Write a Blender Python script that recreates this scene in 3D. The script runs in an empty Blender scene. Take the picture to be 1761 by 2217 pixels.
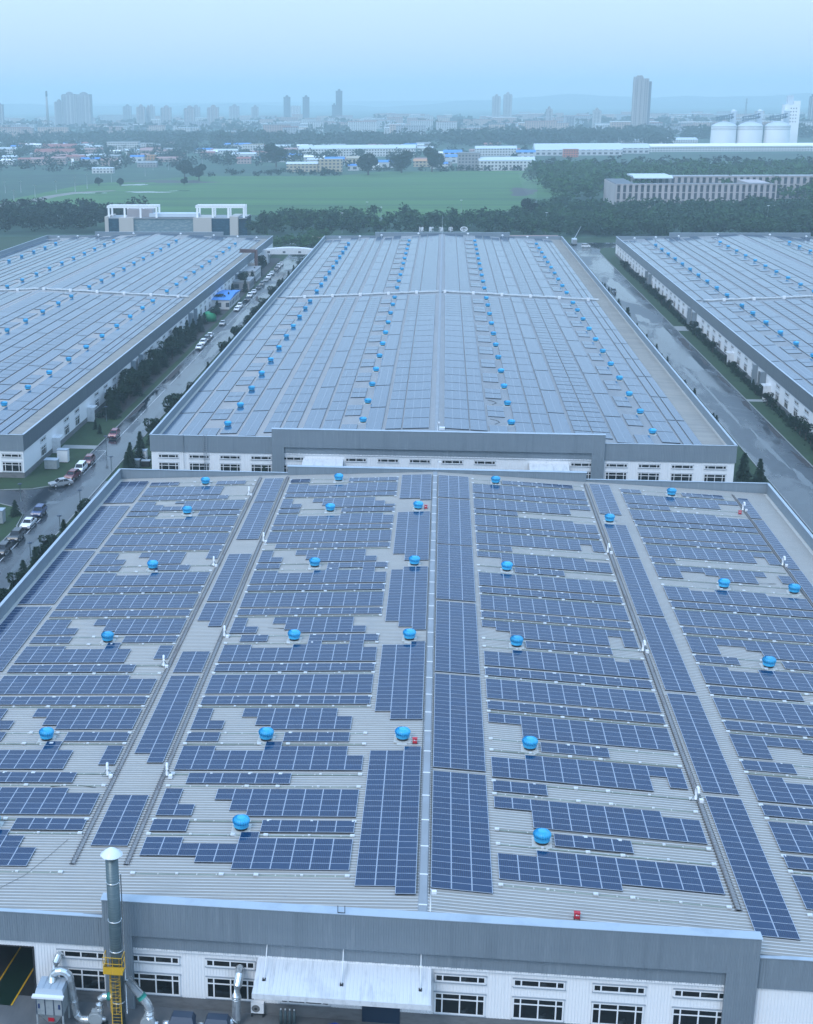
import bpy, math, random
import numpy as np
from math import pi, sin, cos, radians, atan
random.seed(7)
S = bpy.context.scene
COL = S.collection
# ------------------------------------------------------------------ camera
cd = bpy.data.cameras.new('camera'); cam = bpy.data.objects.new('camera', cd); COL.objects.link(cam)
cd.sensor_fit = 'HORIZONTAL'; cd.sensor_width = 36; cd.lens = 2941.8/1761*36
cd.shift_x = (880.5-601.33)/1761; cd.shift_y = (1078.8-1108.5)/1761
cd.clip_start = 1; cd.clip_end = 60000
from mathutils import Matrix, Vector
yaw, pit, rol = .1211, .2856, .0098
fw = Vector((-sin(yaw)*cos(pit), cos(yaw)*cos(pit), -sin(pit)))
rt = Vector((cos(yaw), sin(yaw), 0)); dn = fw.cross(rt)
r2 = cos(rol)*rt + sin(rol)*dn; d2 = -sin(rol)*rt + cos(rol)*dn
CP = Vector((.266, -97.79, 61.74))
M = Matrix((( r2.x, -d2.x, -fw.x, CP.x), (r2.y, -d2.y, -fw.y, CP.y), (r2.z, -d2.z, -fw.z, CP.z), (0, 0, 0, 1)))
cam.matrix_world = M
S.camera = cam
def inview(x, y, z, m=40):
    q = Vector((x, y, z)) - CP; f = q.dot(fw)
    if f < 1: return False
    u = 601.3 + 2941.8*q.dot(r2)/f; v = 1078.8 + 2941.8*q.dot(d2)/f
    return -m < u < 1761+m and -m < v < 2217+m
# ------------------------------------------------------------------ world, sun, exposure
W = bpy.data.worlds.new('World'); S.world = W; W.use_nodes = True
nt = W.node_tree; nt.nodes.clear()
def N(t, k, **kw):
    n = t.nodes.new(k)
    for a, b in kw.items():
        if a in ('i',):
            for s, v in b.items(): n.inputs[s].default_value = v
        else: setattr(n, a, b)
    return n
SUN_EL, SUN_ROT = radians(48), radians(-150)
sky = N(nt, 'ShaderNodeTexSky', sky_type='NISHITA', sun_disc=False, sun_elevation=SUN_EL, sun_rotation=SUN_ROT)
sky.air_density = 1.0; sky.dust_density = 3.0; sky.ozone_density = 2.0
bg1 = N(nt, 'ShaderNodeBackground', i={'Strength': .03}); nt.links.new(sky.outputs[0], bg1.inputs[0])
tc = N(nt, 'ShaderNodeTexCoord'); sx = N(nt, 'ShaderNodeSeparateXYZ'); nt.links.new(tc.outputs['Generated'], sx.inputs[0])
cr = N(nt, 'ShaderNodeValToRGB'); nt.links.new(sx.outputs['Z'], cr.inputs[0])
e = cr.color_ramp.elements
e[0].position = 0.0; e[0].color = (.42, .535, .66, 1)
e[1].position = 1.0; e[1].color = (.47, .79, 1.28, 1)
for p, c in ((.03, (.42, .54, .665, 1)), (.10, (.44, .59, .77, 1)), (.3, (.46, .68, .98, 1))):
    q = e.new(p); q.color = c
cn = N(nt, 'ShaderNodeTexNoise', i={'Scale': 2.2, 'Detail': 4.0}); nt.links.new(tc.outputs['Generated'], cn.inputs['Vector'])
mr = N(nt, 'ShaderNodeMapRange', i={'To Min': .90, 'To Max': 1.10}); nt.links.new(cn.outputs[0], mr.inputs[0])
bg2 = N(nt, 'ShaderNodeBackground'); nt.links.new(cr.outputs[0], bg2.inputs[0]); nt.links.new(mr.outputs[0], bg2.inputs[1])
ad = N(nt, 'ShaderNodeAddShader'); ow = N(nt, 'ShaderNodeOutputWorld')
nt.links.new(bg1.outputs[0], ad.inputs[0]); nt.links.new(bg2.outputs[0], ad.inputs[1]); nt.links.new(ad.outputs[0], ow.inputs[0])
sl = bpy.data.lights.new('sun', 'SUN'); sl.energy = .8; sl.angle = radians(25); sl.color = (1.0, .99, .97)
so = bpy.data.objects.new('sun', sl); COL.objects.link(so)
sd = Vector((sin(SUN_ROT)*cos(SUN_EL), cos(SUN_ROT)*cos(SUN_EL), sin(SUN_EL)))
so.rotation_euler = sd.to_track_quat('Z', 'Y').to_euler(); so.location = (0, -200, 300)
S.view_settings.view_transform = 'Standard'; S.view_settings.look = 'None'
S.view_settings.exposure = 0.5; S.view_settings.gamma = 1.0
S.render.engine = 'CYCLES'
S.cycles.use_denoising = True; S.cycles.max_bounces = 7; S.cycles.diffuse_bounces = 2; S.cycles.glossy_bounces = 3
S.cycles.volume_bounces = 4; S.cycles.caustics_reflective = False; S.cycles.caustics_refractive = False
# ------------------------------------------------------------------ helpers
class MB:
    def __init__(s): s.v = []; s.f = []; s.m = []; s.sm = []
    def quad(s, a, b, c, d, m=0):
        n = len(s.v); s.v += [a, b, c, d]; s.f.append((n, n+1, n+2, n+3)); s.m.append(m); s.sm.append(False)
    def tri(s, a, b, c, m=0):
        n = len(s.v); s.v += [a, b, c]; s.f.append((n, n+1, n+2)); s.m.append(m); s.sm.append(False)
    def box(s, x0, x1, y0, y1, z0, z1, m=0):
        n = len(s.v)
        s.v += [(x0, y0, z0), (x1, y0, z0), (x1, y1, z0), (x0, y1, z0), (x0, y0, z1), (x1, y0, z1), (x1, y1, z1), (x0, y1, z1)]
        for f in ((0, 3, 2, 1), (4, 5, 6, 7), (0, 1, 5, 4), (1, 2, 6, 5), (2, 3, 7, 6), (3, 0, 4, 7)):
            s.f.append(tuple(n+i for i in f)); s.m.append(m); s.sm.append(False)
    def hexa(s, p, m=0):
        n = len(s.v); s.v += list(p)
        for f in ((0, 3, 2, 1), (4, 5, 6, 7), (0, 1, 5, 4), (1, 2, 6, 5), (2, 3, 7, 6), (3, 0, 4, 7)):
            s.f.append(tuple(n+i for i in f)); s.m.append(m); s.sm.append(False)
    def lathe(s, c, prof, k=16, m=0, axis='z', smooth=True, caps=True):
        n = len(s.v)
        for r, h in prof:
            for i in range(k):
                a = 2*pi*i/k; x, y = r*cos(a), r*sin(a)
                s.v.append((c[0]+x, c[1]+y, c[2]+h) if axis == 'z' else (c[0]+h, c[1]+x, c[2]+y) if axis == 'x' else (c[0]+x, c[1]+h, c[2]+y))
        for j in range(len(prof)-1):
            for i in range(k):
                a, b = n+j*k+i, n+j*k+(i+1) % k
                s.f.append((a, b, b+k, a+k)); s.m.append(m); s.sm.append(smooth)
        if caps:
            s.f.append(tuple(n+i for i in range(k))[::-1]); s.m.append(m); s.sm.append(False)
            q = n+(len(prof)-1)*k; s.f.append(tuple(q+i for i in range(k))); s.m.append(m); s.sm.append(False)
    def tube(s, pts, r, k=8, m=0, smooth=True):
        pts = [Vector(p) for p in pts]; n = len(s.v); L = len(pts)
        rr = r if isinstance(r, (list, tuple)) else [r]*L
        for j, p in enumerate(pts):
            t = (pts[min(j+1, L-1)] - pts[max(j-1, 0)]).normalized()
            u = t.cross(Vector((0, 0, 1)) if abs(t.z) < .95 else Vector((1, 0, 0))).normalized(); w = t.cross(u)
            for i in range(k):
                a = 2*pi*i/k; s.v.append(tuple(p + rr[j]*(cos(a)*u + sin(a)*w)))
        for j in range(L-1):
            for i in range(k):
                a, b = n+j*k+i, n+j*k+(i+1) % k
                s.f.append((a, b, b+k, a+k)); s.m.append(m); s.sm.append(smooth)
        s.f.append(tuple(n+i for i in range(k))); s.m.append(m); s.sm.append(False)
        q = n+(L-1)*k; s.f.append(tuple(q+i for i in range(k))[::-1]); s.m.append(m); s.sm.append(False)
    def mesh(s, name, mats):
        me = bpy.data.meshes.new(name); me.from_pydata(s.v, [], s.f)
        for x in (mats if isinstance(mats, (list, tuple)) else [mats]): me.materials.append(x)
        me.polygons.foreach_set('material_index', s.m); me.polygons.foreach_set('use_smooth', s.sm); me.update(); return me
    def build(s, name, mats, parent=None, loc=(0, 0, 0), rot=None):
        return put(name, s.mesh(name, mats), parent, loc, rot)
def put(name, me, parent=None, loc=(0, 0, 0), rot=None):
    o = bpy.data.objects.new(name, me); COL.objects.link(o); o.location = loc
    if rot: o.rotation_euler = rot
    if parent: o.parent = parent
    return o
def empty(name, loc, rot=None, parent=None):
    o = put(name, None, parent, loc, rot); o.empty_display_size = .5; return o
def tag(o, label=None, cat=None, group=None, kind=None):
    if label: o['label'] = label
    if cat: o['category'] = cat
    if group: o['group'] = group
    if kind: o['kind'] = kind
    return o
def nth(i):
    if i < 30: return ORD[i]
    t, u = divmod(i+1, 10); T = {3: 'thirt', 4: 'fort', 5: 'fift', 6: 'sixt', 7: 'sevent', 8: 'eight', 9: 'ninet'}[t]
    return T+'ieth' if u == 0 else T+'y-'+ORD[u-1]
def kids(o): return KID.get(o.name, [])
KID = {}
def reg():
    KID.clear()
    for o in COL.objects:
        if o.parent: KID.setdefault(o.parent.name, []).append(o)
def copy_tree(o, loc=None, rz=None, sc=None, parent=None, label=None, group=None):
    c = o.copy(); COL.objects.link(c)
    if parent is not None: c.parent = parent
    if loc is not None: c.location = loc
    if rz is not None: c.rotation_euler = (0, 0, rz)
    if sc is not None: c.scale = sc if isinstance(sc, (tuple, list)) else (sc,)*3
    if label: c['label'] = label
    if group: c['group'] = group
    for k in kids(o): copy_tree(k, parent=c)
    return c
ORD = 'first second third fourth fifth sixth seventh eighth ninth tenth eleventh twelfth thirteenth fourteenth fifteenth sixteenth seventeenth eighteenth nineteenth twentieth twenty-first twenty-second twenty-third twenty-fourth twenty-fifth twenty-sixth twenty-seventh twenty-eighth twenty-ninth thirtieth'.split()
# ------------------------------------------------------------------ materials
def mat(name, col, rough=.6, spec=.5, metal=0, noise=None, bump=None, ior=1.5, coat=0, coords='Object', var=None):
    """noise = (scale xyz, amount, second colour)"""
    m = bpy.data.materials.new(name); m.use_nodes = True; t = m.node_tree; b = t.nodes['Principled BSDF']
    b.inputs['Base Color'].default_value = (*col, 1); b.inputs['Roughness'].default_value = rough
    b.inputs['Metallic'].default_value = metal; b.inputs['IOR'].default_value = ior; b.inputs['Specular IOR Level'].default_value = spec
    b.inputs['Coat Weight'].default_value = coat; b.inputs['Coat Roughness'].default_value = .05
    src = None
    if noise or bump:
        c = N(t, 'ShaderNodeTexCoord')
    for nz in (noise or []):
        sc, lo, hi, c2 = nz
        mp = N(t, 'ShaderNodeMapping'); mp.inputs['Scale'].default_value = sc; t.links.new(c.outputs[coords], mp.inputs[0])
        no = N(t, 'ShaderNodeTexNoise', i={'Scale': 1.0, 'Detail': 5.0, 'Roughness': .6}); t.links.new(mp.outputs[0], no.inputs['Vector'])
        rg = N(t, 'ShaderNodeMapRange', i={'From Min': lo, 'From Max': hi}); t.links.new(no.outputs[0], rg.inputs[0])
        mx = N(t, 'ShaderNodeMix', data_type='RGBA'); t.links.new(rg.outputs[0], mx.inputs[0])
        if src is None: mx.inputs[6].default_value = (*col, 1)
        else: t.links.new(src, mx.inputs[6])
        mx.inputs[7].default_value = (*c2, 1); src = mx.outputs[2]
    if var:
        oi = N(t, 'ShaderNodeObjectInfo'); rg = N(t, 'ShaderNodeMapRange', i={'To Min': 1-var, 'To Max': 1+var}); t.links.new(oi.outputs['Random'], rg.inputs[0])
        vm = N(t, 'ShaderNodeVectorMath', operation='SCALE'); t.links.new(rg.outputs[0], vm.inputs[3])
        if src is None: vm.inputs[0].default_value = col
        else: t.links.new(src, vm.inputs[0])
        src = vm.outputs[0]
    if src: t.links.new(src, b.inputs['Base Color'])
    if bump:
        sc, st = bump
        no = N(t, 'ShaderNodeTexNoise', i={'Scale': sc, 'Detail': 4.0}); t.links.new(c.outputs[coords], no.inputs['Vector'])
        bp = N(t, 'ShaderNodeBump', i={'Strength': st, 'Distance': .05}); t.links.new(no.outputs[0], bp.inputs['Height']); t.links.new(bp.outputs[0], b.inputs['Normal'])
    return m
def panel_mat(name, nx, ny, line, seam=None, ior=1.52):
    """dark blue silicon cells under glass; grid of cell gaps in object space"""
    m = bpy.data.materials.new(name); m.use_nodes = True; t = m.node_tree; b = t.nodes['Principled BSDF']
    c = N(t, 'ShaderNodeTexCoord'); sp = N(t, 'ShaderNodeSeparateXYZ'); t.links.new(c.outputs['Object'], sp.inputs[0])
    def grid(ax, per, w, off=0):
        a = N(t, 'ShaderNodeMath', operation='ADD'); t.links.new(sp.outputs[ax], a.inputs[0]); a.inputs[1].default_value = off
        p = N(t, 'ShaderNodeMath', operation='PINGPONG'); t.links.new(a.outputs[0], p.inputs[0]); p.inputs[1].default_value = per/2
        l = N(t, 'ShaderNodeMath', operation='LESS_THAN'); t.links.new(p.outputs[0], l.inputs[0]); l.inputs[1].default_value = w/2
        return l.outputs[0]
    def mx(f, a, bb):
        x = N(t, 'ShaderNodeMix', data_type='RGBA'); t.links.new(f, x.inputs[0])
        for i, v in ((6, a), (7, bb)):
            if isinstance(v, tuple): x.inputs[i].default_value = v
            else: t.links.new(v, x.inputs[i])
        return x.outputs[2]
    no = N(t, 'ShaderNodeTexNoise', i={'Scale': .35, 'Detail': 3.0}); t.links.new(c.outputs['Object'], no.inputs['Vector'])
    oi = N(t, 'ShaderNodeObjectInfo')
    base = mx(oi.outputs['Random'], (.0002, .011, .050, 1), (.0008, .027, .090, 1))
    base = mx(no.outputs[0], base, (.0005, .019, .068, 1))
    if seam: base = mx(no.outputs[0], (.022, .058, .115, 1), (.036, .078, .14, 1))  # distant panels: paler base, grazing sky sheen put into the colour
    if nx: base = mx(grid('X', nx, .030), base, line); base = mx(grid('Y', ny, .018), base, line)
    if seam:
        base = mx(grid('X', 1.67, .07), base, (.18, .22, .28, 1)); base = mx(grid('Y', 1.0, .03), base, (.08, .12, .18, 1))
    t.links.new(base, b.inputs['Base Color'])
    b.inputs['Roughness'].default_value = .12; b.inputs['IOR'].default_value = ior
    return m
M_ = {}
M_['cell'] = panel_mat('solar_glass', .165, .165, (.003, .034, .10, 1), ior=1.50)
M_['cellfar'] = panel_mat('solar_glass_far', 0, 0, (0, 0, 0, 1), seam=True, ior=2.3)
M_['alu'] = mat('aluminium_frame', (.46, .52, .62), .35, metal=.3)
M_['alud'] = mat('dark_rail_and_gap_shade', (.03, .035, .045), .6)
roofn = [((.10, 2.2, 1), .60, .74, (.36, .35, .31)), ((.05, .8, 1), .45, .75, (.25, .25, .235)), ((.25, .05, 1), .52, .8, (.215, .225, .23)), ((1.5, 4, 1), .6, .8, (.20, .205, .205))]
M_['roof'] = mat('roof_sheet', (.275, .265, .245), .45, .5, noise=roofn)
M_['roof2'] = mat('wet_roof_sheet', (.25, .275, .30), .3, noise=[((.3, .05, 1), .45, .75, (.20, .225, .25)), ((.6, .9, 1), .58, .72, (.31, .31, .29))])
M_['rib'] = mat('roof_rib', (.52, .525, .52), .4, noise=[((.3, 2, 1), .5, .75, (.40, .40, .39))])
M_['roofd'] = mat('roof_sheet_stained', (.36, .355, .335), .55, .4, noise=[((.03, .5, 1), .4, .65, (.28, .285, .28)), ((.2, 2.5, 1), .5, .75, (.41, .39, .35))])
M_['ridge'] = mat('ridge_cap', (.25, .275, .30), .6, noise=[((.8, .25, 1), .5, .7, (.30, .33, .37))])
M_['grey'] = mat('grey_cladding', (.20, .243, .28), .5, noise=[((.08, .08, .6), .45, .75, (.185, .228, .268)), ((3, 3, .2), .55, .8, (.25, .295, .335)), ((1.2, 1.2, .05), .55, .68, (.175, .215, .25))])
M_['coping'] = mat('coping_metal', (.36, .43, .50), .35, noise=[((.4, .4, .4), .5, .75, (.27, .33, .39))])
M_['white'] = mat('white_cladding', (.82, .83, .84), .5, noise=[((2.5, 2.5, .12), .58, .8, (.68, .71, .74)), ((.06, .06, .3), .5, .8, (.76, .79, .82))])
M_['plinth'] = mat('grey_render', (.16, .165, .17), .85, noise=[((.8, .8, 2.5), .45, .7, (.11, .115, .12))])
M_['frame'] = mat('white_window_frame', (.78, .79, .8), .4)
M_['glass'] = mat('dark_window_glass', (.006, .008, .010), .06, .35, noise=[((.7, .7, .9), .62, .75, (.035, .045, .05))])
M_['black'] = mat('dark_interior', (.008, .009, .010), .9)
M_['trim'] = mat('window_trim', (.30, .34, .38), .5)
M_['bluev'] = mat('blue_fan_paint', (.035, .40, .70), .38, noise=[((3, 3, 3), .5, .8, (.03, .36, .62)), ((7, 7, 2), .6, .72, (.05, .20, .36))], var=.16)
M_['dark'] = mat('dark_steel', (.015, .017, .02), .6)
M_['flash'] = mat('fan_flashing', (.50, .50, .47), .5, noise=[((2, 2, 2), .55, .75, (.36, .33, .29))])
M_['whitep'] = mat('white_paint', (.78, .8, .82), .4)
M_['pad'] = mat('pad_sheet', (.60, .62, .63), .5, noise=[((1.5, 1.5, 1), .5, .7, (.48, .49, .48))])
M_['canopy'] = mat('weathered_canopy', (.66, .68, .70), .5, noise=[((1.8, .25, 1), .5, .75, (.46, .48, .50)), ((.5, .5, 1), .55, .75, (.54, .56, .58))])
M_['rust'] = mat('stained_tray', (.20, .205, .21), .7, noise=[((2.5, .16, 1), .50, .62, (.13, .105, .10)), ((9, 3.5, 1), .5, .6, (.27, .28, .29))])
M_['clamp'] = mat('rusty_clamp', (.15, .145, .145), .7)
M_['sky'] = mat('skylight_strip', (.17, .20, .17), .45, noise=[((.5, .5, 1), .4, .7, (.26, .29, .24))])
M_['galv'] = mat('galvanised_steel', (.66, .70, .72), .22, metal=.75, noise=[((3, 3, 3), .45, .75, (.48, .53, .56))])
M_['galvd'] = mat('dull_galvanised', (.085, .125, .14), .35, metal=.3, noise=[((2, 2, .6), .45, .75, (.06, .095, .11)), ((.2, .2, 9), .5, .6, (.12, .165, .18))])
M_['yellow'] = mat('yellow_safety_paint', (.62, .36, .012), .45, noise=[((6, 6, 6), .6, .75, (.45, .17, .02))])
M_['green'] = mat('green_duct_tape', (.01, .24, .19), .5)
M_['red'] = mat('red_paint', (.48, .012, .03), .4)
M_['machine'] = mat('blue_machine', (.012, .035, .13), .45)
M_['machtop'] = mat('dark_blue_machine_top', (.03, .05, .085), .5)
M_['collector'] = mat('collector_grey', (.30, .335, .35), .45, noise=[((2, 2, 2), .5, .8, (.20, .23, .24))])
M_['tarpb'] = mat('blue_tarp', (.01, .05, .30), .5, bump=(6, .5)); M_['tarpr'] = mat('red_tarp', (.50, .035, .015), .5, bump=(6, .5))
M_['floorg'] = mat('green_floor', (.006, .022, .014), .3); M_['floord'] = mat('dark_floor', (.014, .013, .014), .5)
def wet(name, c1, c2, rough1, rough2, sc, thr):
    m = bpy.data.materials.new(name); m.use_nodes = True; t = m.node_tree; b = t.nodes['Principled BSDF']
    c = N(t, 'ShaderNodeTexCoord'); mp = N(t, 'ShaderNodeMapping'); mp.inputs['Scale'].default_value = sc; t.links.new(c.outputs['Object'], mp.inputs[0])
    no = N(t, 'ShaderNodeTexNoise', i={'Scale': 1.0, 'Detail': 6.0, 'Roughness': .6, 'Distortion': .8}); t.links.new(mp.outputs[0], no.inputs['Vector'])
    rg = N(t, 'ShaderNodeMapRange', i={'From Min': thr-.05, 'From Max': thr+.05}); t.links.new(no.outputs[0], rg.inputs[0])
    mx = N(t, 'ShaderNodeMix', data_type='RGBA'); t.links.new(rg.outputs[0], mx.inputs[0]); mx.inputs[6].default_value = (*c1, 1); mx.inputs[7].default_value = (*c2, 1)
    fn = N(t, 'ShaderNodeTexNoise', i={'Scale': 1.3, 'Detail': 6.0}); t.links.new(c.outputs['Object'], fn.inputs['Vector'])
    fr = N(t, 'ShaderNodeMapRange', i={'From Min': .3, 'From Max': .7, 'To Min': .75, 'To Max': 1.25}); t.links.new(fn.outputs[0], fr.inputs[0])
    vm = N(t, 'ShaderNodeVectorMath', operation='SCALE'); t.links.new(mx.outputs[2], vm.inputs[0]); t.links.new(fr.outputs[0], vm.inputs[3]); t.links.new(vm.outputs[0], b.inputs['Base Color'])
    r2_ = N(t, 'ShaderNodeMapRange', i={'To Min': rough1, 'To Max': rough2}); t.links.new(rg.outputs[0], r2_.inputs[0]); t.links.new(r2_.outputs[0], b.inputs['Roughness'])
    return m
M_['road'] = wet('wet_asphalt', (.034, .040, .050), (.012, .016, .023), .36, .10, (.10, .030, 1), .50)
M_['puddle'] = mat('puddle_water', (.02, .03, .04), .03, ior=1.5)
M_['silt'] = mat('wet_silt', (.16, .165, .17), .35, noise=[((.5, .2, 1), .4, .7, (.10, .11, .12))])
M_['kerb'] = mat('kerb_concrete', (.26, .27, .27), .7)
M_['paint'] = mat('road_paint', (.5, .52, .54), .6, noise=[((2, .3, 1), .5, .62, (.12, .13, .14))])
M_['grass'] = mat('grass', (.018, .048, .013), .9, noise=[((.3, .3, 1), .4, .7, (.012, .030, .010)), ((3, 3, 1), .5, .75, (.028, .066, .018))])
M_['mud'] = mat('bare_earth', (.035, .027, .026), .7)
M_['land'] = mat('open_land', (.030, .075, .045), .95, noise=[((.004, .012, 1), .42, .62, (.020, .048, .036)), ((.03, .06, 1), .45, .75, (.045, .10, .052))])
M_['field'] = mat('green_field', (.060, .155, .030), .95, noise=[((.006, .02, 1), .42, .66, (.034, .10, .026)), ((.05, .25, 1), .5, .8, (.06, .135, .045)), ((.002, .10, 1), .5, .62, (.026, .082, .03))])
M_['dirt'] = mat('dirt_track', (.20, .19, .17), .9)
M_['hill'] = mat('hill', (.03, .06, .05), .95)
def leaf(name, a, b_, c_):
    return mat(name, a, .75, .25, noise=[((.25, .25, .25), .42, .62, b_), ((1.3, 1.3, 1.3), .5, .75, c_)], coords='Object')
M_['con'] = leaf('conifer_needles', (.008, .026, .012), (.005, .016, .009), (.016, .042, .018))
M_['leaf'] = leaf('leaves', (.032, .095, .022), (.018, .055, .018), (.055, .13, .032))
M_['leafd'] = leaf('dark_leaves', (.008, .026, .012), (.005, .016, .008), (.015, .044, .018))
M_['leafm'] = mat('mixed_leaves', (.012, .042, .016), .75, .25, noise=[((.05, .05, .05), .48, .60, (.026, .072, .020)), ((1.1, 1.1, 1.1), .5, .75, (.022, .06, .022))])
M_['bark'] = mat('bark', (.07, .055, .045), .9)
GZ = -9.6
SL = .048; SA = atan(SL)
# ------------------------------------------------------------------ ground
def sheet(name, x0, x1, y0, y1, z, m, kind='structure'):
    b = MB(); b.quad((x0, y0, z), (x1, y0, z), (x1, y1, z), (x0, y1, z)); return tag(b.build(name, m), kind=kind)
b = MB(); b.quad((-30000, -400, GZ-.02), (30000, -400, GZ-.02), (30000, 40000, GZ-.02), (-30000, 40000, GZ-.02))
tag(b.build('ground', M_['land']), kind='structure')
YD = sheet('yard', -300, 300, -120, 640, GZ-.012, M_['grass'])
def poly_sheet(name, pts, z, m):
    b = MB(); n = len(pts); b.v = [(x, y, z) for x, y in pts]; b.f = [tuple(range(n))]; b.m = [0]; b.sm = [False]
    return tag(b.build(name, m), kind='structure')
poly_sheet('road', [(-64.4, -60), (-64.4, 560), (-64.4, 600), (-72.3, 600), (-72.3, 152), (-73.6, 147.6), (-76.6, 145.3), (-82, 144.2), (-300, 144.2), (-300, 135.8), (-80, 135.8), (-76, 133.5), (-73.4, 129), (-72.3, 122), (-72.3, -60)], GZ, M_['road'])
poly_sheet('road', [(63.9, -60), (74.6, -60), (74.6, 570), (78, 590), (120, 600), (300, 604), (300, 615), (-200, 615), (-200, 602), (40, 602), (60, 590), (63.9, 570)], GZ, M_['road'])
sheet('pavement', -64.2, 63.7, 131.5, 152.5, GZ-.004, M_['road'])
sheet('pavement', -60, 60, -60, -4, GZ-.004, M_['silt'])
for n_, x0, x1, y0, y1 in (('kerb', -64.4, -64.2, -60, 560), ('kerb', -72.5, -72.3, 152, 596), ('kerb', -72.5, -72.3, -60, 122), ('kerb', 63.7, 63.9, -60, 570), ('kerb', 74.6, 74.8, -60, 570)):
    b = MB(); b.box(x0, x1, y0, y1, GZ-.1, GZ+.13); tag(b.build('kerb', M_['kerb']), kind='structure')
b = MB()
pts = [(-72.5, 152), (-73.8, 147.8), (-76.7, 145.5), (-82, 144.4), (-200, 144.4)]
for p, q in zip(pts, pts[1:]):
    b.hexa([(p[0], p[1], GZ-.1), (q[0], q[1], GZ-.1), (q[0]-.05, q[1]+.2, GZ-.1), (p[0]-.2, p[1]+.05, GZ-.1), (p[0], p[1], GZ+.13), (q[0], q[1], GZ+.13), (q[0]-.05, q[1]+.2, GZ+.13), (p[0]-.2, p[1]+.05, GZ+.13)])
pts = [(-72.5, 122), (-73.6, 129.2), (-76.1, 133.3), (-80, 135.6), (-200, 135.6)]
for p, q in zip(pts, pts[1:]):
    b.hexa([(p[0], p[1], GZ-.1), (q[0], q[1], GZ-.1), (q[0], q[1]-.2, GZ-.1), (p[0]-.2, p[1], GZ-.1), (p[0], p[1], GZ+.13), (q[0], q[1], GZ+.13), (q[0], q[1]-.2, GZ+.13), (p[0]-.2, p[1], GZ+.13)])
tag(b.build('kerb', M_['kerb']), kind='structure')
# parking bay line, crossing joints
b = MB()
for y0, y1 in ((100, 127), (157, 176), (186, 240), (246, 330), (336, 420)):
    b.quad((-69.75, y0, GZ+.004), (-69.6, y0, GZ+.004), (-69.6, y1, GZ+.004), (-69.75, y1, GZ+.004))
for y0 in (100.2, 127, 157, 176, 186, 240, 246):
    b.quad((-72.2, y0, GZ+.004), (-69.76, y0, GZ+.004), (-69.76, y0+.14, GZ+.004), (-72.2, y0+.14, GZ+.004))
tag(b.build('road_marking', M_['paint']), kind='structure')
sheet('footpath', -80, -72.6, 177.2, 180.2, GZ+.01, M_['kerb'])
sheet('footpath', 74.9, 80.2, 236, 238.5, GZ+.01, M_['kerb'])
sheet('footpath', 74.9, 80.2, 341, 350, GZ+.01, M_['kerb'])
# puddles: thin irregular water sheets on the roads; silt and earth patches along the verge
def blob(name, cx, cy, rx, ry, z, m, seed, n=40):
    r = random.Random(seed); ph = [r.uniform(0, 6.28) for _ in range(6)]; b = MB(); v = []
    for i in range(n):
        a = 2*pi*i/n; k = 1 + .22*sin(2*a+ph[0]) + .16*sin(3*a+ph[1]) + .12*sin(5*a+ph[2]) + .08*sin(9*a+ph[3])
        v.append((cx+rx*k*cos(a), cy+ry*k*sin(a), z))
    b.v = v; b.f = [tuple(range(n))]; b.m = [0]; b.sm = [False]
    return tag(b.build(name, m), kind='structure')
pz = GZ+.006
for i, (x, y, rx, ry) in enumerate([(-66.6, 205, 1.1, 22), (-67.2, 176, 1.4, 8), (-65.8, 250, .7, 20), (-66.2, 152, 1.5, 5), (-66.9, 128, .6, 11), (-66.3, 108, .8, 9), (-71, 137, 3, .7), (-66.5, 300, 1.0, 22), (-66.9, 360, 1.2, 25), (-71.2, 225, .8, 13),
                                    (67.8, 232, .45, 22), (69.5, 190, .55, 16), (70.8, 164, .8, 9), (66.5, 268, .6, 14), (70.5, 285, 2.6, 12), (69.5, 330, 2.2, 18), (67, 365, 1.5, 10), (68.5, 440, 2.4, 30), (70.5, 510, 2, 25), (67.5, 142, 2.2, 1.0), (66, 148, 1.4, .6), (69.8, 130, 2.4, 1.2), (67, 117, 1.2, 4)]):
    blob('puddle', x, y, rx, ry, pz+.001*(i % 3), M_['puddle'], i)
for i, (x, y, rx, ry) in enumerate([(73.9, 180, .6, 6), (74.0, 205, .5, 8), (73.6, 232, .7, 5), (73.8, 262, .5, 7), (73.2, 318, 1.1, 10), (74.3, 420, .8, 12), (73.6, 288, .4, 6), (74.1, 160, .5, 4)]):
    blob('mud_patch', x, y, rx, ry, pz+.004, M_['mud'], 50+i)
for i, (x, y, rx, ry) in enumerate([(-71.7, 215, .5, 8), (-71.6, 262, .6, 14), (-71.8, 192, .4, 4), (-71.5, 318, .5, 6)]):
    blob('mud_patch', x, y, rx, ry, pz+.004, M_['mud'], 70+i)
b = MB(); b.quad((-80.2, 206, GZ+.005), (-74.3, 206, GZ+.005), (-74.3, 540, GZ+.005), (-80.2, 540, GZ+.005)); tag(b.build('soil_bed', M_['mud']), kind='structure')
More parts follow.
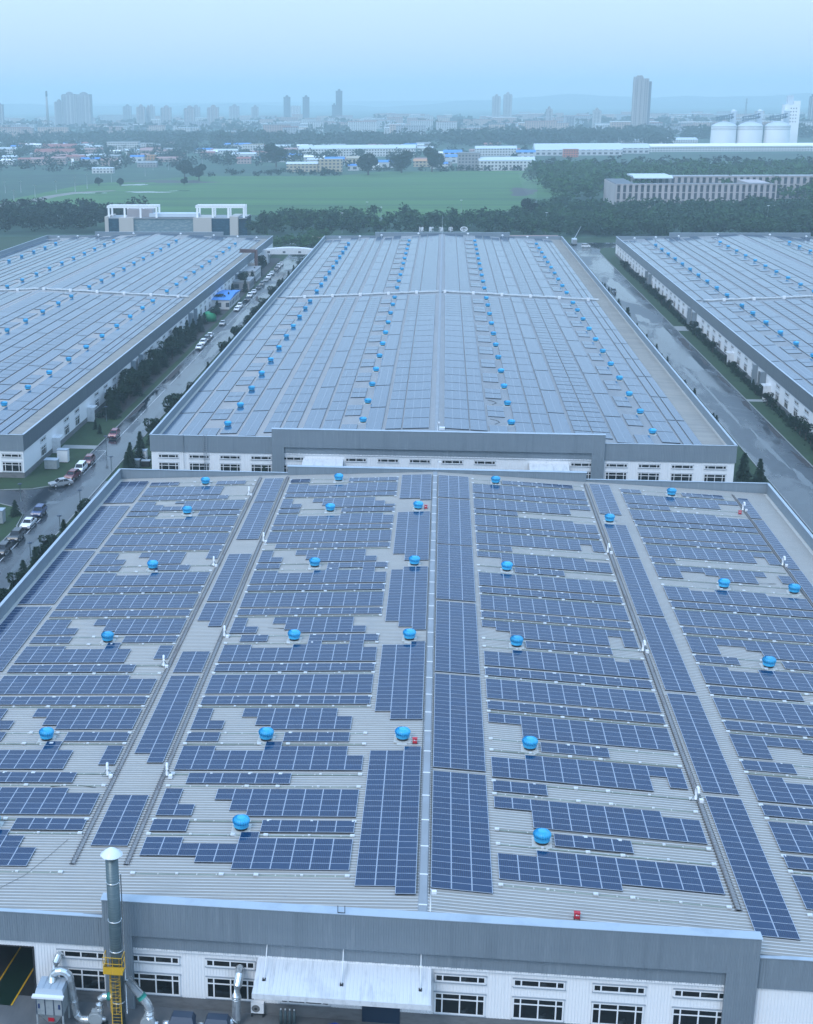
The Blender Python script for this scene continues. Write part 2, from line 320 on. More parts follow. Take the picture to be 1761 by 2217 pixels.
# ------------------------------------------------------------------ halls
def corr(b, x0, x1, z0, z1, y, pitch=.19, d=.035, m=0, axis='x', sgn=-1):
    """vertically ribbed sheet standing on a line; sgn = side the ribs stand proud to"""
    n = max(1, round((x1-x0)/pitch)); p = (x1-x0)/n; P = []
    for i in range(n):
        a = x0+i*p; P += [(a, 0), (a+.62*p, 0), (a+.70*p, d), (a+.92*p, d)]
    P.append((x1, 0)); k = len(b.v)
    for z in (z0, z1):
        for a, h in P:
            b.v.append((a, y+sgn*h, z) if axis == 'x' else (y+sgn*h, a, z))
    L = len(P)
    for i in range(L-1):
        f = (k+i, k+i+1, k+L+i+1, k+L+i)
        b.f.append(f if (axis == 'x') == (sgn < 0) else f[::-1]); b.m.append(m); b.sm.append(False)
def roof_mesh(hw, y0, y1, pitch=.45, h=.05):
    b = MB(); n = round((y1-y0)/pitch); p = (y1-y0)/n; P = []
    for i in range(n):
        a = y0+i*p; P += [(a, 0), (a+.62*p, 0), (a+.70*p, h), (a+.92*p, h)]
    P.append((y1, 0)); L = len(P); xs = [-hw, -hw*.5, 0, hw*.5, hw]
    for x in xs:
        for a, z in P: b.v.append((x, a, -SL*abs(x)+z))
    for j in range(len(xs)-1):
        for i in range(L-1):
            b.f.append((j*L+i, (j+1)*L+i, (j+1)*L+i+1, j*L+i+1)); b.m.append(1 if i % 4 >= 2 else 0); b.sm.append(False)
    return b
def window_mesh(kind):
    """4 lights wide; local origin bottom left, faces -Y; returns frame mesh, pane mesh"""
    f = MB(); g = MB(); W_, H_ = 4.0, (.70 if kind == 'u' else 1.98); t = .12
    xs = [0, .62, 2.0, 3.38, 4.0]
    f.box(0, W_, -.075, .02, 0, t); f.box(0, W_, -.075, .02, H_-t, H_)
    for i, x in enumerate(xs):
        w = .11 if 0 < i < 4 else .12; a = x-w if i == 4 else x-w/2 if i else x
        f.box(a, a+w, -.08, .02, t, H_-t)
    if kind == 'l':
        for a, c in zip(xs, xs[1:]): f.box(a+.05, c-.05, -.07, .015, H_-.64, H_-.54)
    g.box(.03, W_-.03, -.03, -.005, .03, H_-.03)
    return f.mesh('window_frame_mesh', M_['frame']), g.mesh('window_pane_mesh', M_['glass'])
def trim_mesh(kind):
    b = MB(); H_ = (.66 if kind == 'u' else 1.95)
    b.box(-.06, 4.10, -.10, 0, H_+.04, H_+.10); b.box(-.06, 4.08, -.10, 0, -.07, 0)
    return b.mesh('window_trim_mesh', M_['trim'])
WM = {k: window_mesh(k) + (trim_mesh(k),) for k in 'ul'}
def window(parent, x, y, z, kind, rz=0):
    w = put('window', WM[kind][2], parent, (x, y, z), (0, 0, rz))
    put('window_frame', WM[kind][0], w); put('window_pane', WM[kind][1], w); return w
def hall(name, label, xc, y0, y1, hw=55.4, near=False, frame=None, dz=0, sides=(0, 0), stained=0, holes=()):
    """long industrial hall; frame=(half width, top z, depth) of the raised grey portal on the near gable"""
    R = empty(name, (xc, y0, dz)); tag(R, label, 'factory hall', 'long factory halls with solar roofs')
    L = y1-y0; zt, zb = -.85, -4.1-dz*0; G = GZ-dz
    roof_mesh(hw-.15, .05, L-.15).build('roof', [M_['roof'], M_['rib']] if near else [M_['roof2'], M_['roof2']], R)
    if stained:
        bb = MB(); x0, x1 = (hw-4.9, hw-.25) if stained > 0 else (-hw+.3, -hw+4.6)
        bb.quad((x0, .3, -SL*x0*(1 if stained > 0 else -1)+.052), (x1, .3, -SL*x1*(1 if stained > 0 else -1)+.052), (x1, L-.6, -SL*x1*(1 if stained > 0 else -1)+.052), (x0, L-.6, -SL*x0*(1 if stained > 0 else -1)+.052))
        n = int(L/.39)
        for i in range(0, n):
            yy = .35+i*.39; bb.box(x0, x1, yy, yy+.08, 0, 1); q = len(bb.v)-8
            for j in range(8):
                v = bb.v[q+j]; bb.v[q+j] = (v[0], v[1], -SL*abs(v[0])+(.05 if v[2] < .5 else .09))
        bb.build('stained_roof_strip', M_['roofd'], R)
    rc = MB(); rc.hexa([(-.42, .1, -.02), (.42, .1, -.02), (.42, L-.2, -.02), (-.42, L-.2, -.02), (-.30, .1, .10), (.30, .1, .10), (.30, L-.2, .10), (-.30, L-.2, .10)])
    rc.build('ridge_cap', M_['ridge'], R)
    # walls
    wb = MB()
    corr(wb, 0, L, G+1.05, zb, hw, pitch=.6, d=.03, axis='y', sgn=1); corr(wb, 0, L, G+1.05, zb, -hw, pitch=.6, d=.03, axis='y', sgn=-1)
    segs = [(-hw, hw)]
    for h0, h1, hz in holes:
        s_ = []
        for a, c in segs:
            if a < h0 < c: s_ += [(a, h0), (h1, c)]; corr(wb, h0, h1, hz, zb, 0, pitch=.25)
            else: s_.append((a, c))
        segs = s_
    for a, c in segs: corr(wb, a, c, G+1.05, zb, 0, pitch=.25 if near else .5)
    wb.quad((-hw, L, G), (hw, L, G), (hw, L, zb), (-hw, L, zb))
    wb.build('wall', M_['white'], R)
    pl = MB()
    for a, c in segs: pl.box(a, c, -.06, .4, G-.2, G+1.05)
    pl.box(-hw-.06, -hw+.4, .4, L, G-.2, G+1.05); pl.box(hw-.4, hw+.06, .4, L, G-.2, G+1.05)
    pl.build('plinth', M_['plinth'], R)
    # parapet bands: ribbed outside, flat inside, coping on top
    for nm, sg in (('side_parapet', -1), ('side_parapet', 1)):
        pb = MB(); corr(pb, 0, L, zb, zt, sg*(hw+.22), pitch=.3, d=.03, axis='y', sgn=sg)
        x_in, x_out = sg*(hw-.05), sg*(hw+.22)
        lo, hi = min(x_in, x_out), max(x_in, x_out)
        pb.box(lo, hi, 0, L, zb-.01, zt); o = pb.build(nm, M_['grey'], R)
        cb = MB(); cb.box(min(sg*(hw-.12), sg*(hw+.32)), max(sg*(hw-.12), sg*(hw+.32)), -.1, L+.1, zt, zt+.07); cb.build('coping', M_['coping'], o)
        gb = MB(); gb.box(min(sg*(hw-.55), sg*(hw-.06)), max(sg*(hw-.55), sg*(hw-.06)), .1, L-.3, -SL*hw-.02, -SL*hw+.09); gb.build('gutter', M_['flash'], o)
    fwid = frame[0] if frame else 0
    ztf = zt if not near else -1.38
    for nm, yy, sg in (('end_parapet', 0, -1), ('end_parapet', L, 1)):
        z_ = ztf if sg < 0 else zt
        pb = MB(); corr(pb, -hw-.2, hw+.2, zb, z_, yy+sg*.2, pitch=.2 if near else .3, d=.03, axis='x', sgn=sg)
        lo, hi = min(yy, yy+sg*.19), max(yy, yy+sg*.19)
        pb.box(-hw-.2, hw+.2, lo, hi, zb-.01, z_); o = pb.build(nm, M_['grey'], R)
        cb = MB(); cb.box(-hw-.3, hw+.3, min(yy+sg*.3, yy-sg*.12), max(yy+sg*.3, yy-sg*.12), z_, z_+.07); cb.build('coping', M_['coping'], o)
    if frame:
        fh, ft, fd = frame; yb = .35
        pier = 2.35
        fb = MB(); zlo = zb+1.4
        corr(fb, -fh, fh, zlo, ft, -fd, pitch=.2 if near else .3, d=.035)
        for a, c in ((-fh, -fh+pier), (fh-pier, fh)): corr(fb, a, c, G, zlo, -fd, pitch=.2 if near else .3, d=.035)
        fb.box(-fh+.01, fh-.01, -fd+.02, yb, zlo+.01, ft-.01)
        for a, c in ((-fh+.01, -fh+pier-.01), (fh-pier+.01, fh-.01)): fb.box(a, c, -fd+.02, -.21, G, zlo)
        corr(fb, -fd, yb, G, ft, -fh, pitch=.2, axis='y', sgn=-1); corr(fb, -fd, yb, G, ft, fh, pitch=.2, axis='y', sgn=1)
        o = fb.build('portal_frame', M_['grey'], R)
        cb = MB(); cb.box(-fh-.08, fh+.08, -fd-.08, yb+.05, ft, ft+.06); cb.build('coping', M_['coping'], o)
        wb = MB(); corr(wb, -fh+pier, fh-pier, zb-.1, zlo+.02, -.06, pitch=.25 if near else .5); corr(wb, -fh+pier, fh-pier, zb-.1, zb+.1, -.21, pitch=.25 if near else .5)
        wb.build('upper_wall', M_['white'], R)
        # far gable: raised middle part
        fb = MB(); fb.box(-fh, fh, L-.22, L+.45, zb, ft-.06); corr(fb, -fh, fh, zb, ft-.05, L-.3, pitch=.3, sgn=-1); o = fb.build('rear_raised_parapet', M_['grey'], R)
        cb = MB(); cb.box(-fh-.08, fh+.08, L-.42, L+.55, ft-.05, ft+.01); cb.build('coping', M_['coping'], o)
    return R
HF = hall('front_hall', 'nearest grey and white factory hall whose solar roof fills the foreground', 0, -4.45, 129.6, near=True, frame=(25.55, .44, .55), holes=((-40, -31.7, -4.72),))
HM = hall('middle_hall', 'long factory hall straight ahead behind the nearest one, signboard at its far end', 0, 155.5, 557, frame=(31.5, .85, .6), stained=1)
HL = hall('left_hall', 'long factory hall on the left across the car-lined road', -136, 153.3, 557, frame=(31.5, .85, .6), stained=1)
HR = hall('right_hall', 'long factory hall on the right beyond the wet grey road', 136, 153.3, 557, frame=(31.5, .85, .6))
# windows --------------------------------------------------------------
yw = -4.45
for i in range(9):
    x = -29.62 + 6.14*i + (.02*i if i < 3 else 0)
    if i in (3, 4): continue
    pr = -.06
    window(HF, x, pr, -5.42, 'u'); window(HF, x, pr, -8.38, 'l')
window(HF, 25.65, -.06, -5.42, 'u') if False else None
for x in (31.8, 38, 44, 50): window(HF, x, -.06, -5.42, 'u'); window(HF, x, -.06, -8.38, 'l')
window(HF, -11.25, -.06, -8.38, 'l')
for x in [-54.0, -47.9, -41.8, -35.7] + [-29.3, -17.25, -11.1, -5.0, 1.15, 7.3, 25.4] + [31.9, 37.9, 43.95, 50.0]:
    window(HM, x, -.06, -5.42, 'u')
for x in [-54.0, -47.9, -41.8, -35.7, -29.3, 25.4, 31.9, 37.9, 43.95, 50.0]:
    window(HM, x, -.06, -8.35, 'l')
for x in (51.0, 45.0, 39.0, 33.0): window(HL, x, -.06, -5.42, 'u'); window(HL, x, -.06, -8.35, 'l')
for k in range(0, 40):
    y = 166.7 + 9.0*k - 153.3
    if k in (1, 4, 9) or y > 390: continue
    for z, kd in ((-5.42, 'u'), (-8.35, 'l')): window(HL, 55.46, y-2, z, kd, pi/2)
for k in range(0, 43):
    y = 205 + 9.0*(k-4) - 153.3
    if y < 2 or y > 395 or k in (8, 9, 19): continue
    for z, kd in ((-5.42, 'u'), (-8.35, 'l')): window(HR, -55.46, y+2, z, kd, -pi/2)
def side_bits(R, sx, y, dark=False):
    b = MB(); x0, x1 = (55.4, 56.6) if sx > 0 else (-56.6, -55.4)
    b.box(x0, x1, y-5.2, y-4.2, GZ, -4.12); b.build('entrance_pier', M_['grey'], R); b = MB(); b.box(x0, x1, y+4.2, y+5.2, GZ, -4.12); b.build('entrance_pier', M_['grey'], R)
    b = MB(); x0, x1 = (55.45, 55.7) if sx > 0 else (-55.7, -55.45); b.box(x0, x1, y-2.4, y+2.4, GZ, GZ+4.4); b.build('sliding_door', M_['plinth'], R)
def side_canopy(R, sx, y):
    b = MB(); x0, x1 = (55.4, 57.2) if sx > 0 else (-57.2, -55.4); b.box(x0, x1, y-1.5, y+1.5, -6.5, -6.28); b.box(x0, x1, y-1.5, y-1.3, GZ, -6.5)
    b.build('entrance_canopy', M_['canopy'], R)
for y in (254, 338, 440): side_bits(HL, 1, y-153.3)
for y in (174.5, 203.8): side_canopy(HL, 1, y-153.3)
for y in (250, 347.5, 446): side_bits(HR, -1, y-153.3)
for y in (240.5, 285): side_canopy(HR, -1, y-153.3)
# front hall: canopy, doors, interior ---------------------------------------
b = MB(); n = 46
for i in range(n):
    x0 = -13.0 + 13.8*i/n; w = 13.8/n
    for a, c, h in ((0, .66, 0), (.66, .74, .03), (.74, .93, .03), (.93, 1, .0)):
        ha, hc = (0 if a == 0 else .03 if a in (.66,) else .03), h
        b.quad((x0+a*w, -3.7, -5.0+ha*(a > .6)), (x0+c*w, -3.7, -5.0+hc*(c < 1)), (x0+c*w, -.04, -4.14+hc*(c < 1)), (x0+a*w, -.04, -4.14+ha*(a > .6)))
b.box(-13.05, .85, -3.78, -3.68, -5.42, -4.97); b.box(-13.05, -12.95, -3.7, 0, -5.1, -4.98)
cano = b.build('entrance_canopy', M_['canopy'], HF)
b = MB(); b.quad((-12.9, -3.7, -5.12), (.75, -3.7, -5.12), (.75, 0, -4.3), (-12.9, 0, -4.3)); b.box(-13.05, .85, -.10, -.03, -4.16, -4.02); b.build('canopy_soffit', M_['trim'], cano)
for x in (-12.25, -6.15, -.03):
    b = MB(); b.tube([(x, -.12, -2.78), (x, -2.35, -4.62)], .04, 8); b.box(x-.13, x+.13, -2.5, -2.2, -4.72, -4.60, 1); b.build('hanger_rod', [M_['whitep'], M_['dark']], cano)
b = MB(); b.box(-4.65, -1.62, -.16, -.07, GZ, -7.95); b.build('roller_door', mat('teal_door', (.004, .022, .055), .5), HF)
b = MB(); b.box(-40, -31.7, .2, 24, GZ+.0, GZ+.02); b.box(-40, -31.75, 24, 24.2, GZ, -4.7); b.box(-40.2, -40, 0, 24, GZ, -4.7); b.box(-31.72, -31.6, .2, 24, GZ, -4.7); b.box(-40, -31.7, .2, 24, -4.72, -4.7)
it = b.build('gateway_interior', M_['black'], HF)
b = MB(); b.hexa([(-35.6, -1.2, GZ+.021), (-33.4, -1.2, GZ+.021), (-31.9, 18, GZ+.021), (-34.1, 18, GZ+.021), (-35.6, -1.2, GZ+.03), (-33.4, -1.2, GZ+.03), (-31.9, 18, GZ+.03), (-34.1, 18, GZ+.03)]); b.build('green_lane', M_['floorg'], it)
for dx in (0, 2.25):
    b = MB(); b.hexa([(-35.75+dx, -1.2, GZ+.03), (-35.62+dx, -1.2, GZ+.03), (-34.1+dx, 18, GZ+.03), (-34.24+dx, 18, GZ+.03), (-35.75+dx, -1.2, GZ+.036), (-35.62+dx, -1.2, GZ+.036), (-34.1+dx, 18, GZ+.036), (-34.24+dx, 18, GZ+.036)]); b.build('lane_line', M_['yellow'], it)
b = MB(); b.box(-31.72, -31.58, -.08, .2, GZ, -4.68); b.box(-40, -31.6, -.08, .2, -4.76, -4.66); b.build('gateway_trim', M_['dark'], HF)
# middle hall canopy and downpipes
b = MB(); b.hexa([(-25.5, -2.9, -5.75), (-17.65, -2.9, -5.75), (-17.65, -.04, -5.1), (-25.5, -.04, -5.1), (-25.5, -2.9, -5.6), (-17.65, -2.9, -5.6), (-17.65, -.04, -4.95), (-25.5, -.04, -4.95)]); b.build('entrance_canopy', M_['canopy'], HM)
b = MB(); b.hexa([(17.6, -2.9, -5.75), (25.0, -2.9, -5.75), (25.0, -.04, -5.1), (17.6, -.04, -5.1), (17.6, -2.9, -5.6), (25.0, -2.9, -5.6), (25.0, -.04, -4.95), (17.6, -.04, -4.95)]); b.build('entrance_canopy', M_['canopy'], HM)
for x in (-48.9, -44.9):
    b = MB(); b.tube([(x, -.3, GZ), (x, -.35, -.7)], .05, 6); b.build('downpipe', M_['trim'], HM)
b = MB()
for i in range(20): b.box(-44.9, -44.3, -.42, -.38, GZ+1+.42*i, GZ+1.04+.42*i)
b.box(-44.92, -44.86, -.44, -.36, GZ+.5, -.2); b.box(-44.34, -44.28, -.44, -.36, GZ+.5, -.2); b.build('wall_ladder', M_['trim'], HM)
# joint covers and caps on long halls
for R in (HM, HL, HR):
    yj = 355.5-R.location.y; b = MB()
    for sg in (-1, 1):
        pts = [(sg*x, yj+random.uniform(-.12, .12), -SL*x+.42+random.uniform(-.08, .08)) for x in np.arange(.5, 52, 1.5)]
        b.tube(pts, .38, 7)
    for x in np.arange(-49.5, 50, 1.5): b.box(x-.06, x+.06, yj-.75, yj+.75, -SL*abs(x), -SL*abs(x)+.5)
    o = b.build('expansion_joint_cover', mat('joint_wrap', (.40, .44, .46), .55, noise=[((2, 2, 2), .4, .7, (.55, .58, .6))]), R)
    for k in range(-5, 6):
        x = k*9.3+1.5; q = MB(); q.box(x-.45, x+.45, yj-1.2, yj-.5, -SL*abs(x)+.1, -SL*abs(x)+1.0); q.build('white_hood', M_['whitep'], o)
    for k, x in enumerate((-48, -38.5, -28.3, -11, 12, 28, 39.5, 48.5)):
        q = MB(); q.lathe((x, 397.0, -SL*abs(x)), [(.12, 0), (.12, 1.0), (.5, 1.05), (.55, 1.35), (.3, 1.6), (.02, 1.7)], 10); q.build('white_cap', M_['whitep'], R)
# cable trays, skylight strips, pads on front hall
def tray(x, y0, y1, w=.34):
    b = MB(); z = -SL*abs(x)
    b.box(x-w/2, x+w/2, y0, y1, z+.06, z+.16)
    y = y0
    while y < y1-.3: b.box(x-w/2-.13, x+w/2+.13, y, y+.07, z+.05, z+.17, 1); y += .45
    b.box(x-w/2-.02, x-w/2+.02, y0, y1, z+.15, z+.21, 1)
    b.build('cable_tray', [M_['rust'], M_['clamp']], HF, (0, 4.45, 0))
for x in (-30.1, -25.35): tray(x, 2.8, 128.2)
tray(25.2, 1.2, 127.8)
tray(49.35, 30, 127.5, .12)
b_ = lambda k: 2.28 + 8.885*k
PADX = [6.3, 10.1, 13.95, 16.9, 20.7, 24.5, 30.8, 34.65, 38.5, 41.4, 45.3]
pads = []
for k in range(-1, 15):
    for off, nm in ((-1.0, 'a'), (5.45, 'b')):
        if k == -1 or (k == 14 and nm == 'b'): continue
        y = b_(k)+off
        for sg in (-1, 1):
            b = MB()
            for x0, x1 in ((6.5, 24.4), (30.9, 48.9)):
                p = [(sg*x0, y+.11, 0), (sg*x1, y+.11, 0), (sg*x1, y+.29, 0), (sg*x0, y+.29, 0)]
                if sg < 0: p = [p[1], p[0], p[3], p[2]]
                b.hexa([(a, c, -SL*abs(a)+.03) for a, c, _ in p]+[(a, c, -SL*abs(a)+.085) for a, c, _ in p])
                for i in range(int((x1-x0)/1.67)):
                    xx = sg*(x0+.8+1.67*i); b.box(xx-.05, xx+.05, y+.1, y+.32, -SL*abs(xx)+.08, -SL*abs(xx)+.11, 1)
            b.build('skylight_strip', [M_['sky'], M_['flash']], HF, (0, 4.45, 0))
            for i, x in enumerate(PADX):
                pads.append((sg*x, y+.2, .2 if i in (1, 4, 7, 10) else .34))
pads.sort(key=lambda p: p[1])
pm = MB(); pm.box(-.5, .5, -.5, .5, 0, .12); pm = pm.mesh('pad_mesh', M_['pad']); st = MB(); npad = 0
for x, y, s in pads:
    z = -SL*abs(x)+.09
    if npad < 96:
        if inview(x, y, z, 0):
            o = put('fixing_pad', pm, HF, (x, y+4.45, z)); o.scale = (s*1.15, s, 1); npad += 1
    else: st.box(x-s*.57, x+s*.57, y-s/2, y+s/2, z, z+.12)
tag(st.build('fixing_pad_spread', M_['pad'], HF, (0, 4.45, 0)), kind='stuff')
b = MB()
for i in range(30):
    y = -2.5+4.45*i; b.box(-.34, .34, y-.06, y+.06, .08, .145); 
tag(b.build('ridge_clamp', M_['whitep'], HF, (0, 4.45, 0)))
for sg in (-1, 1):
    b = MB(); b.tube([(sg*.5, -1, .16), (sg*.48, 60, .2), (sg*.5, 127, .16)], .03, 5); b.build('ridge_cable', M_['dark'], HF, (0, 4.45, 0))
# ------------------------------------------------------------------ solar arrays of the front roof, one panel = one part
b = MB(); a0, a1, c0, c1, h = -.825, .825, -.4925, .4925, .04
fx, fy = .035, .016
for (x0, x1, y0, y1) in ((a0, a0+fx, c0, c1), (a1-fx, a1, c0, c1), (a0+fx, a1-fx, c0, c0+fy), (a0+fx, a1-fx, c1-fy, c1)): b.box(x0, x1, y0, y1, 0, h, 1)
b.quad((a0+fx, c0+fy, h-.006), (a1-fx, c0+fy, h-.006), (a1-fx, c1-fy, h-.006), (a0+fx, c1-fy, h-.006), 0)
PANEL = b.mesh('panel_mesh', [M_['cell'], M_['alu']])
b = MB(); b.box(-.86, .86, -.5, .5, -.10, -.06); b.box(-.86, -.80, -.5, .5, -.06, 0); b.box(.80, .86, -.5, .5, -.06, 0)
NARR = 0
def array(sg, xin, cells, y0, label, group='solar arrays on the nearest hall roof'):
    """cells = (column, y offset); local x grows away from the ridge by sg"""
    global NARR
    if not cells: return
    R = empty('solar_array', (sg*xin, y0, -SL*xin+.17), (0, sg*SA, 0)); tag(R, label, 'solar array', group); NARR += 1
    rb = MB(); cols = sorted({c for c, _ in cells})
    for c in cols:
        ys = sorted(y for cc, y in cells if cc == c); run = [ys[0], ys[0]]
        runs = []
        for y in ys[1:]:
            if y-run[1] < 1.3: run[1] = y
            else: runs.append(run); run = [y, y]
        runs.append(run)
        for a, d in runs:
            for f in (.25, .75):
                x = sg*(c+f)*1.67; rb.box(x-.03, x+.03, a+.02, d+.98, -.11, -.005)
            x = sg*(c+.5)*1.67; rb.box(x-.83, x+.83, a+.03, a+.07, -.12, -.03)
    for c, y in cells:
        put('solar_panel', PANEL, R, (sg*(c+.5)*1.67, y+.5, random.uniform(-.004, .004)), (random.gauss(0, .004), random.gauss(0, .004), 0))
    rb.build('mounting_rail', M_['alud'], R)
ALL = '1'*11
def S_(s): return {i for i, ch in enumerate(s) if ch == '1'}
def ex(*ranges):
    o = set()
    for r in ranges:
        if isinstance(r, tuple): o |= set(range(r[0], r[1]+1))
        else: o.add(r)
    return o
F = ex((0, 10))
hole36 = {4: ex((0, 7), 10), 3: ex((0, 7), 10), 2: ex((0, 6), 10), 1: ex((0, 6), 9, 10), 0: ex((0, 5), 9, 10)}
OCC = {
 'L1': {0: {4: ex((0, 5), 9, 10), 1: ex((0, 7)), 0: ex((0, 5)), 'g': {5}, 't': ex((0, 4), 9, 10)},
        1: {4: ex((0, 7), 10), 3: ex((0, 7), 10), 2: ex((0, 6), 10), 1: ex((0, 6), 9, 10), 0: ex((0, 5), 9, 10), 't': ex((4, 9))},
        2: {4: ex((1, 5), 9, 10), 3: ex((1, 10)), 'g': {5}, 't': ex((1, 4), 9, 10)},
        3: {4: ex((2, 7), 10), 3: ex((2, 7), 10), 2: ex((1, 6), 10), 1: ex((1, 6), 9, 10), 0: ex((1, 5), 9, 10)},
        5: {4: ex((1, 5), 9, 10), 'g': {1, 4}, 't': ex((0, 4), 8, 9)},
        6: {4: ex((2, 7), 10), 3: ex((2, 7), 10), 2: ex((2, 6), 10), 1: ex((1, 6), 9, 10), 0: ex((1, 5), 9, 10)},
        8: {4: ex((1, 5), 9, 10), 'g': {1, 4}, 't': ex((0, 4), 9, 10)},
        9: {4: ex((2, 7), 10), 3: ex((2, 7), 10), 2: ex((2, 6), 10), 1: ex((1, 6), 9, 10), 0: ex((1, 5), 9, 10), 't': ex((0, 9))},
        11: {4: ex((1, 4), 9, 10), 't': ex((0, 4), 9, 10)},
        12: {4: ex((2, 7), 10), 3: ex((2, 7), 10), 2: ex((1, 6), 10), 1: ex((1, 6), 9, 10), 0: ex((0, 5), 9, 10)},
        13: {4: ex((0, 4), 9, 10), 't': ex((0, 4), 9, 10)}},
 'R1': {0: {4: ex((2, 10)), 0: ex((0, 5)), 't': ex((3, 6))},
        1: {4: ex((0, 8)), 2: ex((2, 10)), 1: ex((2, 10)), 0: ex((2, 10)), 't': ex((0, 2))},
        2: {4: ex((2, 10)), 2: ex((0, 8), 10), 1: ex((0, 8), 10), 0: ex((0, 8)), 't': ex((3, 6))},
        3: {2: ex((2, 10)), 1: ex((2, 10)), 0: ex((2, 10))},
        5: {4: ex((2, 8), 10), 't': ex((3, 8))},
        6: {2: ex((1, 8), 10), 1: ex((2, 8), 10), 0: ex((2, 8), 10)},
        8: {'t': ex((3, 6))},
        9: {4: ex((0, 8)), 2: ex((2, 10)), 1: ex((2, 10)), 0: ex((2, 10)), 't': ex((0, 2))},
        10: {2: ex((0, 8), 10), 1: ex((0, 8), 10), 0: ex((0, 8), 10)},
        11: {4: ex((0, 8)), 't': ex((0, 3))},
        12: {2: ex((0, 8)), 1: ex((0, 8)), 0: ex((0, 8))},
        13: {'t': ex((3, 9))}},
 'L3': {0: {4: ex((3, 10)), 3: ex((3, 10)), 2: ex((2, 10)), 1: ex((2, 10)), 0: ex((2, 10)), 'g': {4}, 't': ex((0, 3), (8, 10))},
        1: {4: ex((2, 10)), 't': ex((2, 10))},
        2: {4: ex(0, 4, (8, 10)), 3: ex(0, (3, 10)), 2: ex(0, (3, 10)), 1: ex(0, (3, 10)), 0: ex((3, 10)), 'g': {4}, 't': ex((0, 3), (8, 10))},
        3: {4: ex((0, 6), 9, 10), 3: ex((0, 6), 9, 10), 2: ex((0, 5), 9, 10), 1: ex((0, 5), (8, 10)), 0: ex((0, 4), (8, 10))},
        4: {4: ex((2, 10)), 't': ex((2, 10))},
        5: {4: ex(0, 4, (8, 10)), 3: ex(0, (3, 10)), 2: ex(0, (3, 10)), 1: ex(0, (3, 10)), 0: ex((3, 10)), 'g': {4}, 't': ex((0, 3), (8, 10))},
        6: {4: ex((0, 6), 9, 10), 3: ex((0, 6), 9, 10), 2: ex((0, 5), 9, 10), 1: ex((0, 5), (8, 10)), 0: ex((0, 4), (8, 10))},
        8: {4: ex((0, 4), (8, 10)), 't': ex((2, 4), (8, 10))},
        9: {4: ex(0, (3, 6), 9, 10), 3: ex(0, (3, 6), 9, 10), 2: ex(0, (3, 5), 9, 10), 1: ex((3, 5), (8, 10)), 0: ex((3, 4), (8, 10)), 'g': {0}},
        11: {4: ex((0, 4), (8, 10)), 't': ex((0, 3), (8, 10))},
        12: {4: ex((0, 6), 9, 10), 3: ex((0, 5), 9, 10), 2: ex((0, 5), (8, 10)), 't': ex((2, 10))},
        13: {4: ex((3, 10)), 3: ex((3, 10)), 2: ex((3, 10)), 1: ex((3, 10)), 0: ex((3, 10)), 't': ex((1, 3), (8, 10))}},
 'R3': {2: {4: ex(0, 1, (4, 10)), 't': ex((0, 2), (6, 10))},
        3: {2: ex(0, 1, (4, 10)), 1: ex(0, 1, (5, 10)), 0: ex(0, 1, (5, 10))},
        4: {'t': ex((0, 5))},
        5: {4: ex(0, 1, (4, 10)), 't': ex((0, 2), (6, 10))},
        6: {2: ex(0, 1, (4, 10)), 1: ex(0, 1, (5, 10)), 0: ex(0, 1, (5, 10))},
        8: {4: ex(0, 1, (4, 7)), 't': set()},
        9: {4: ex((0, 8)), 3: ex((0, 8), 10), 2: ex(0, 1, (4, 7), 10), 1: ex(0, 1, (5, 7), 10), 0: ex(0, 1, (5, 7)), 't': {0, 1}},
        10: {2: ex((0, 8), 10), 1: ex((0, 8), 10), 0: ex((0, 8), 10)},
        12: {4: ex((0, 7)), 't': ex((0, 3))},
        13: {2: ex((0, 8)), 1: ex((0, 8)), 0: ex((0, 8)), 't': {0, 1, 6, 7, 8, 9}}}}
ZN = {'L1': (-1, 6.2, 'inner left band'), 'R1': (1, 6.2, 'inner right band'), 'L3': (-1, 30.72, 'outer left band'), 'R3': (1, 30.72, 'outer right band')}
for zn, (sg, xin, txt) in ZN.items():
    for k in range(14):
        oc = OCC[zn].get(k, {})
        ce = [(c, r*1.0) for r in range(5) for c in oc.get(r, F)] + [(c, 5.02) for c in oc.get('g', ())]
        ce = [q for q in ce if inview(sg*(xin+q[0]*1.67+.8), b_(k)+q[1], -1, 30)]
        nb = ORD[k]
        array(sg, xin, ce, b_(k), 'deep solar array of five panel rows, %s bay from the near eave, %s' % (nb, txt))
        ce = [(c, r*1.0) for r in range(2) for c in oc.get('t', F)]
        ce = [q for q in ce if inview(sg*(xin+q[0]*1.67+.8), b_(k)+6+q[1], -1, 30)]
        array(sg, xin, ce, b_(k)+6.12, 'narrow solar array of two panel rows, %s bay from the near eave, %s' % (nb, txt))
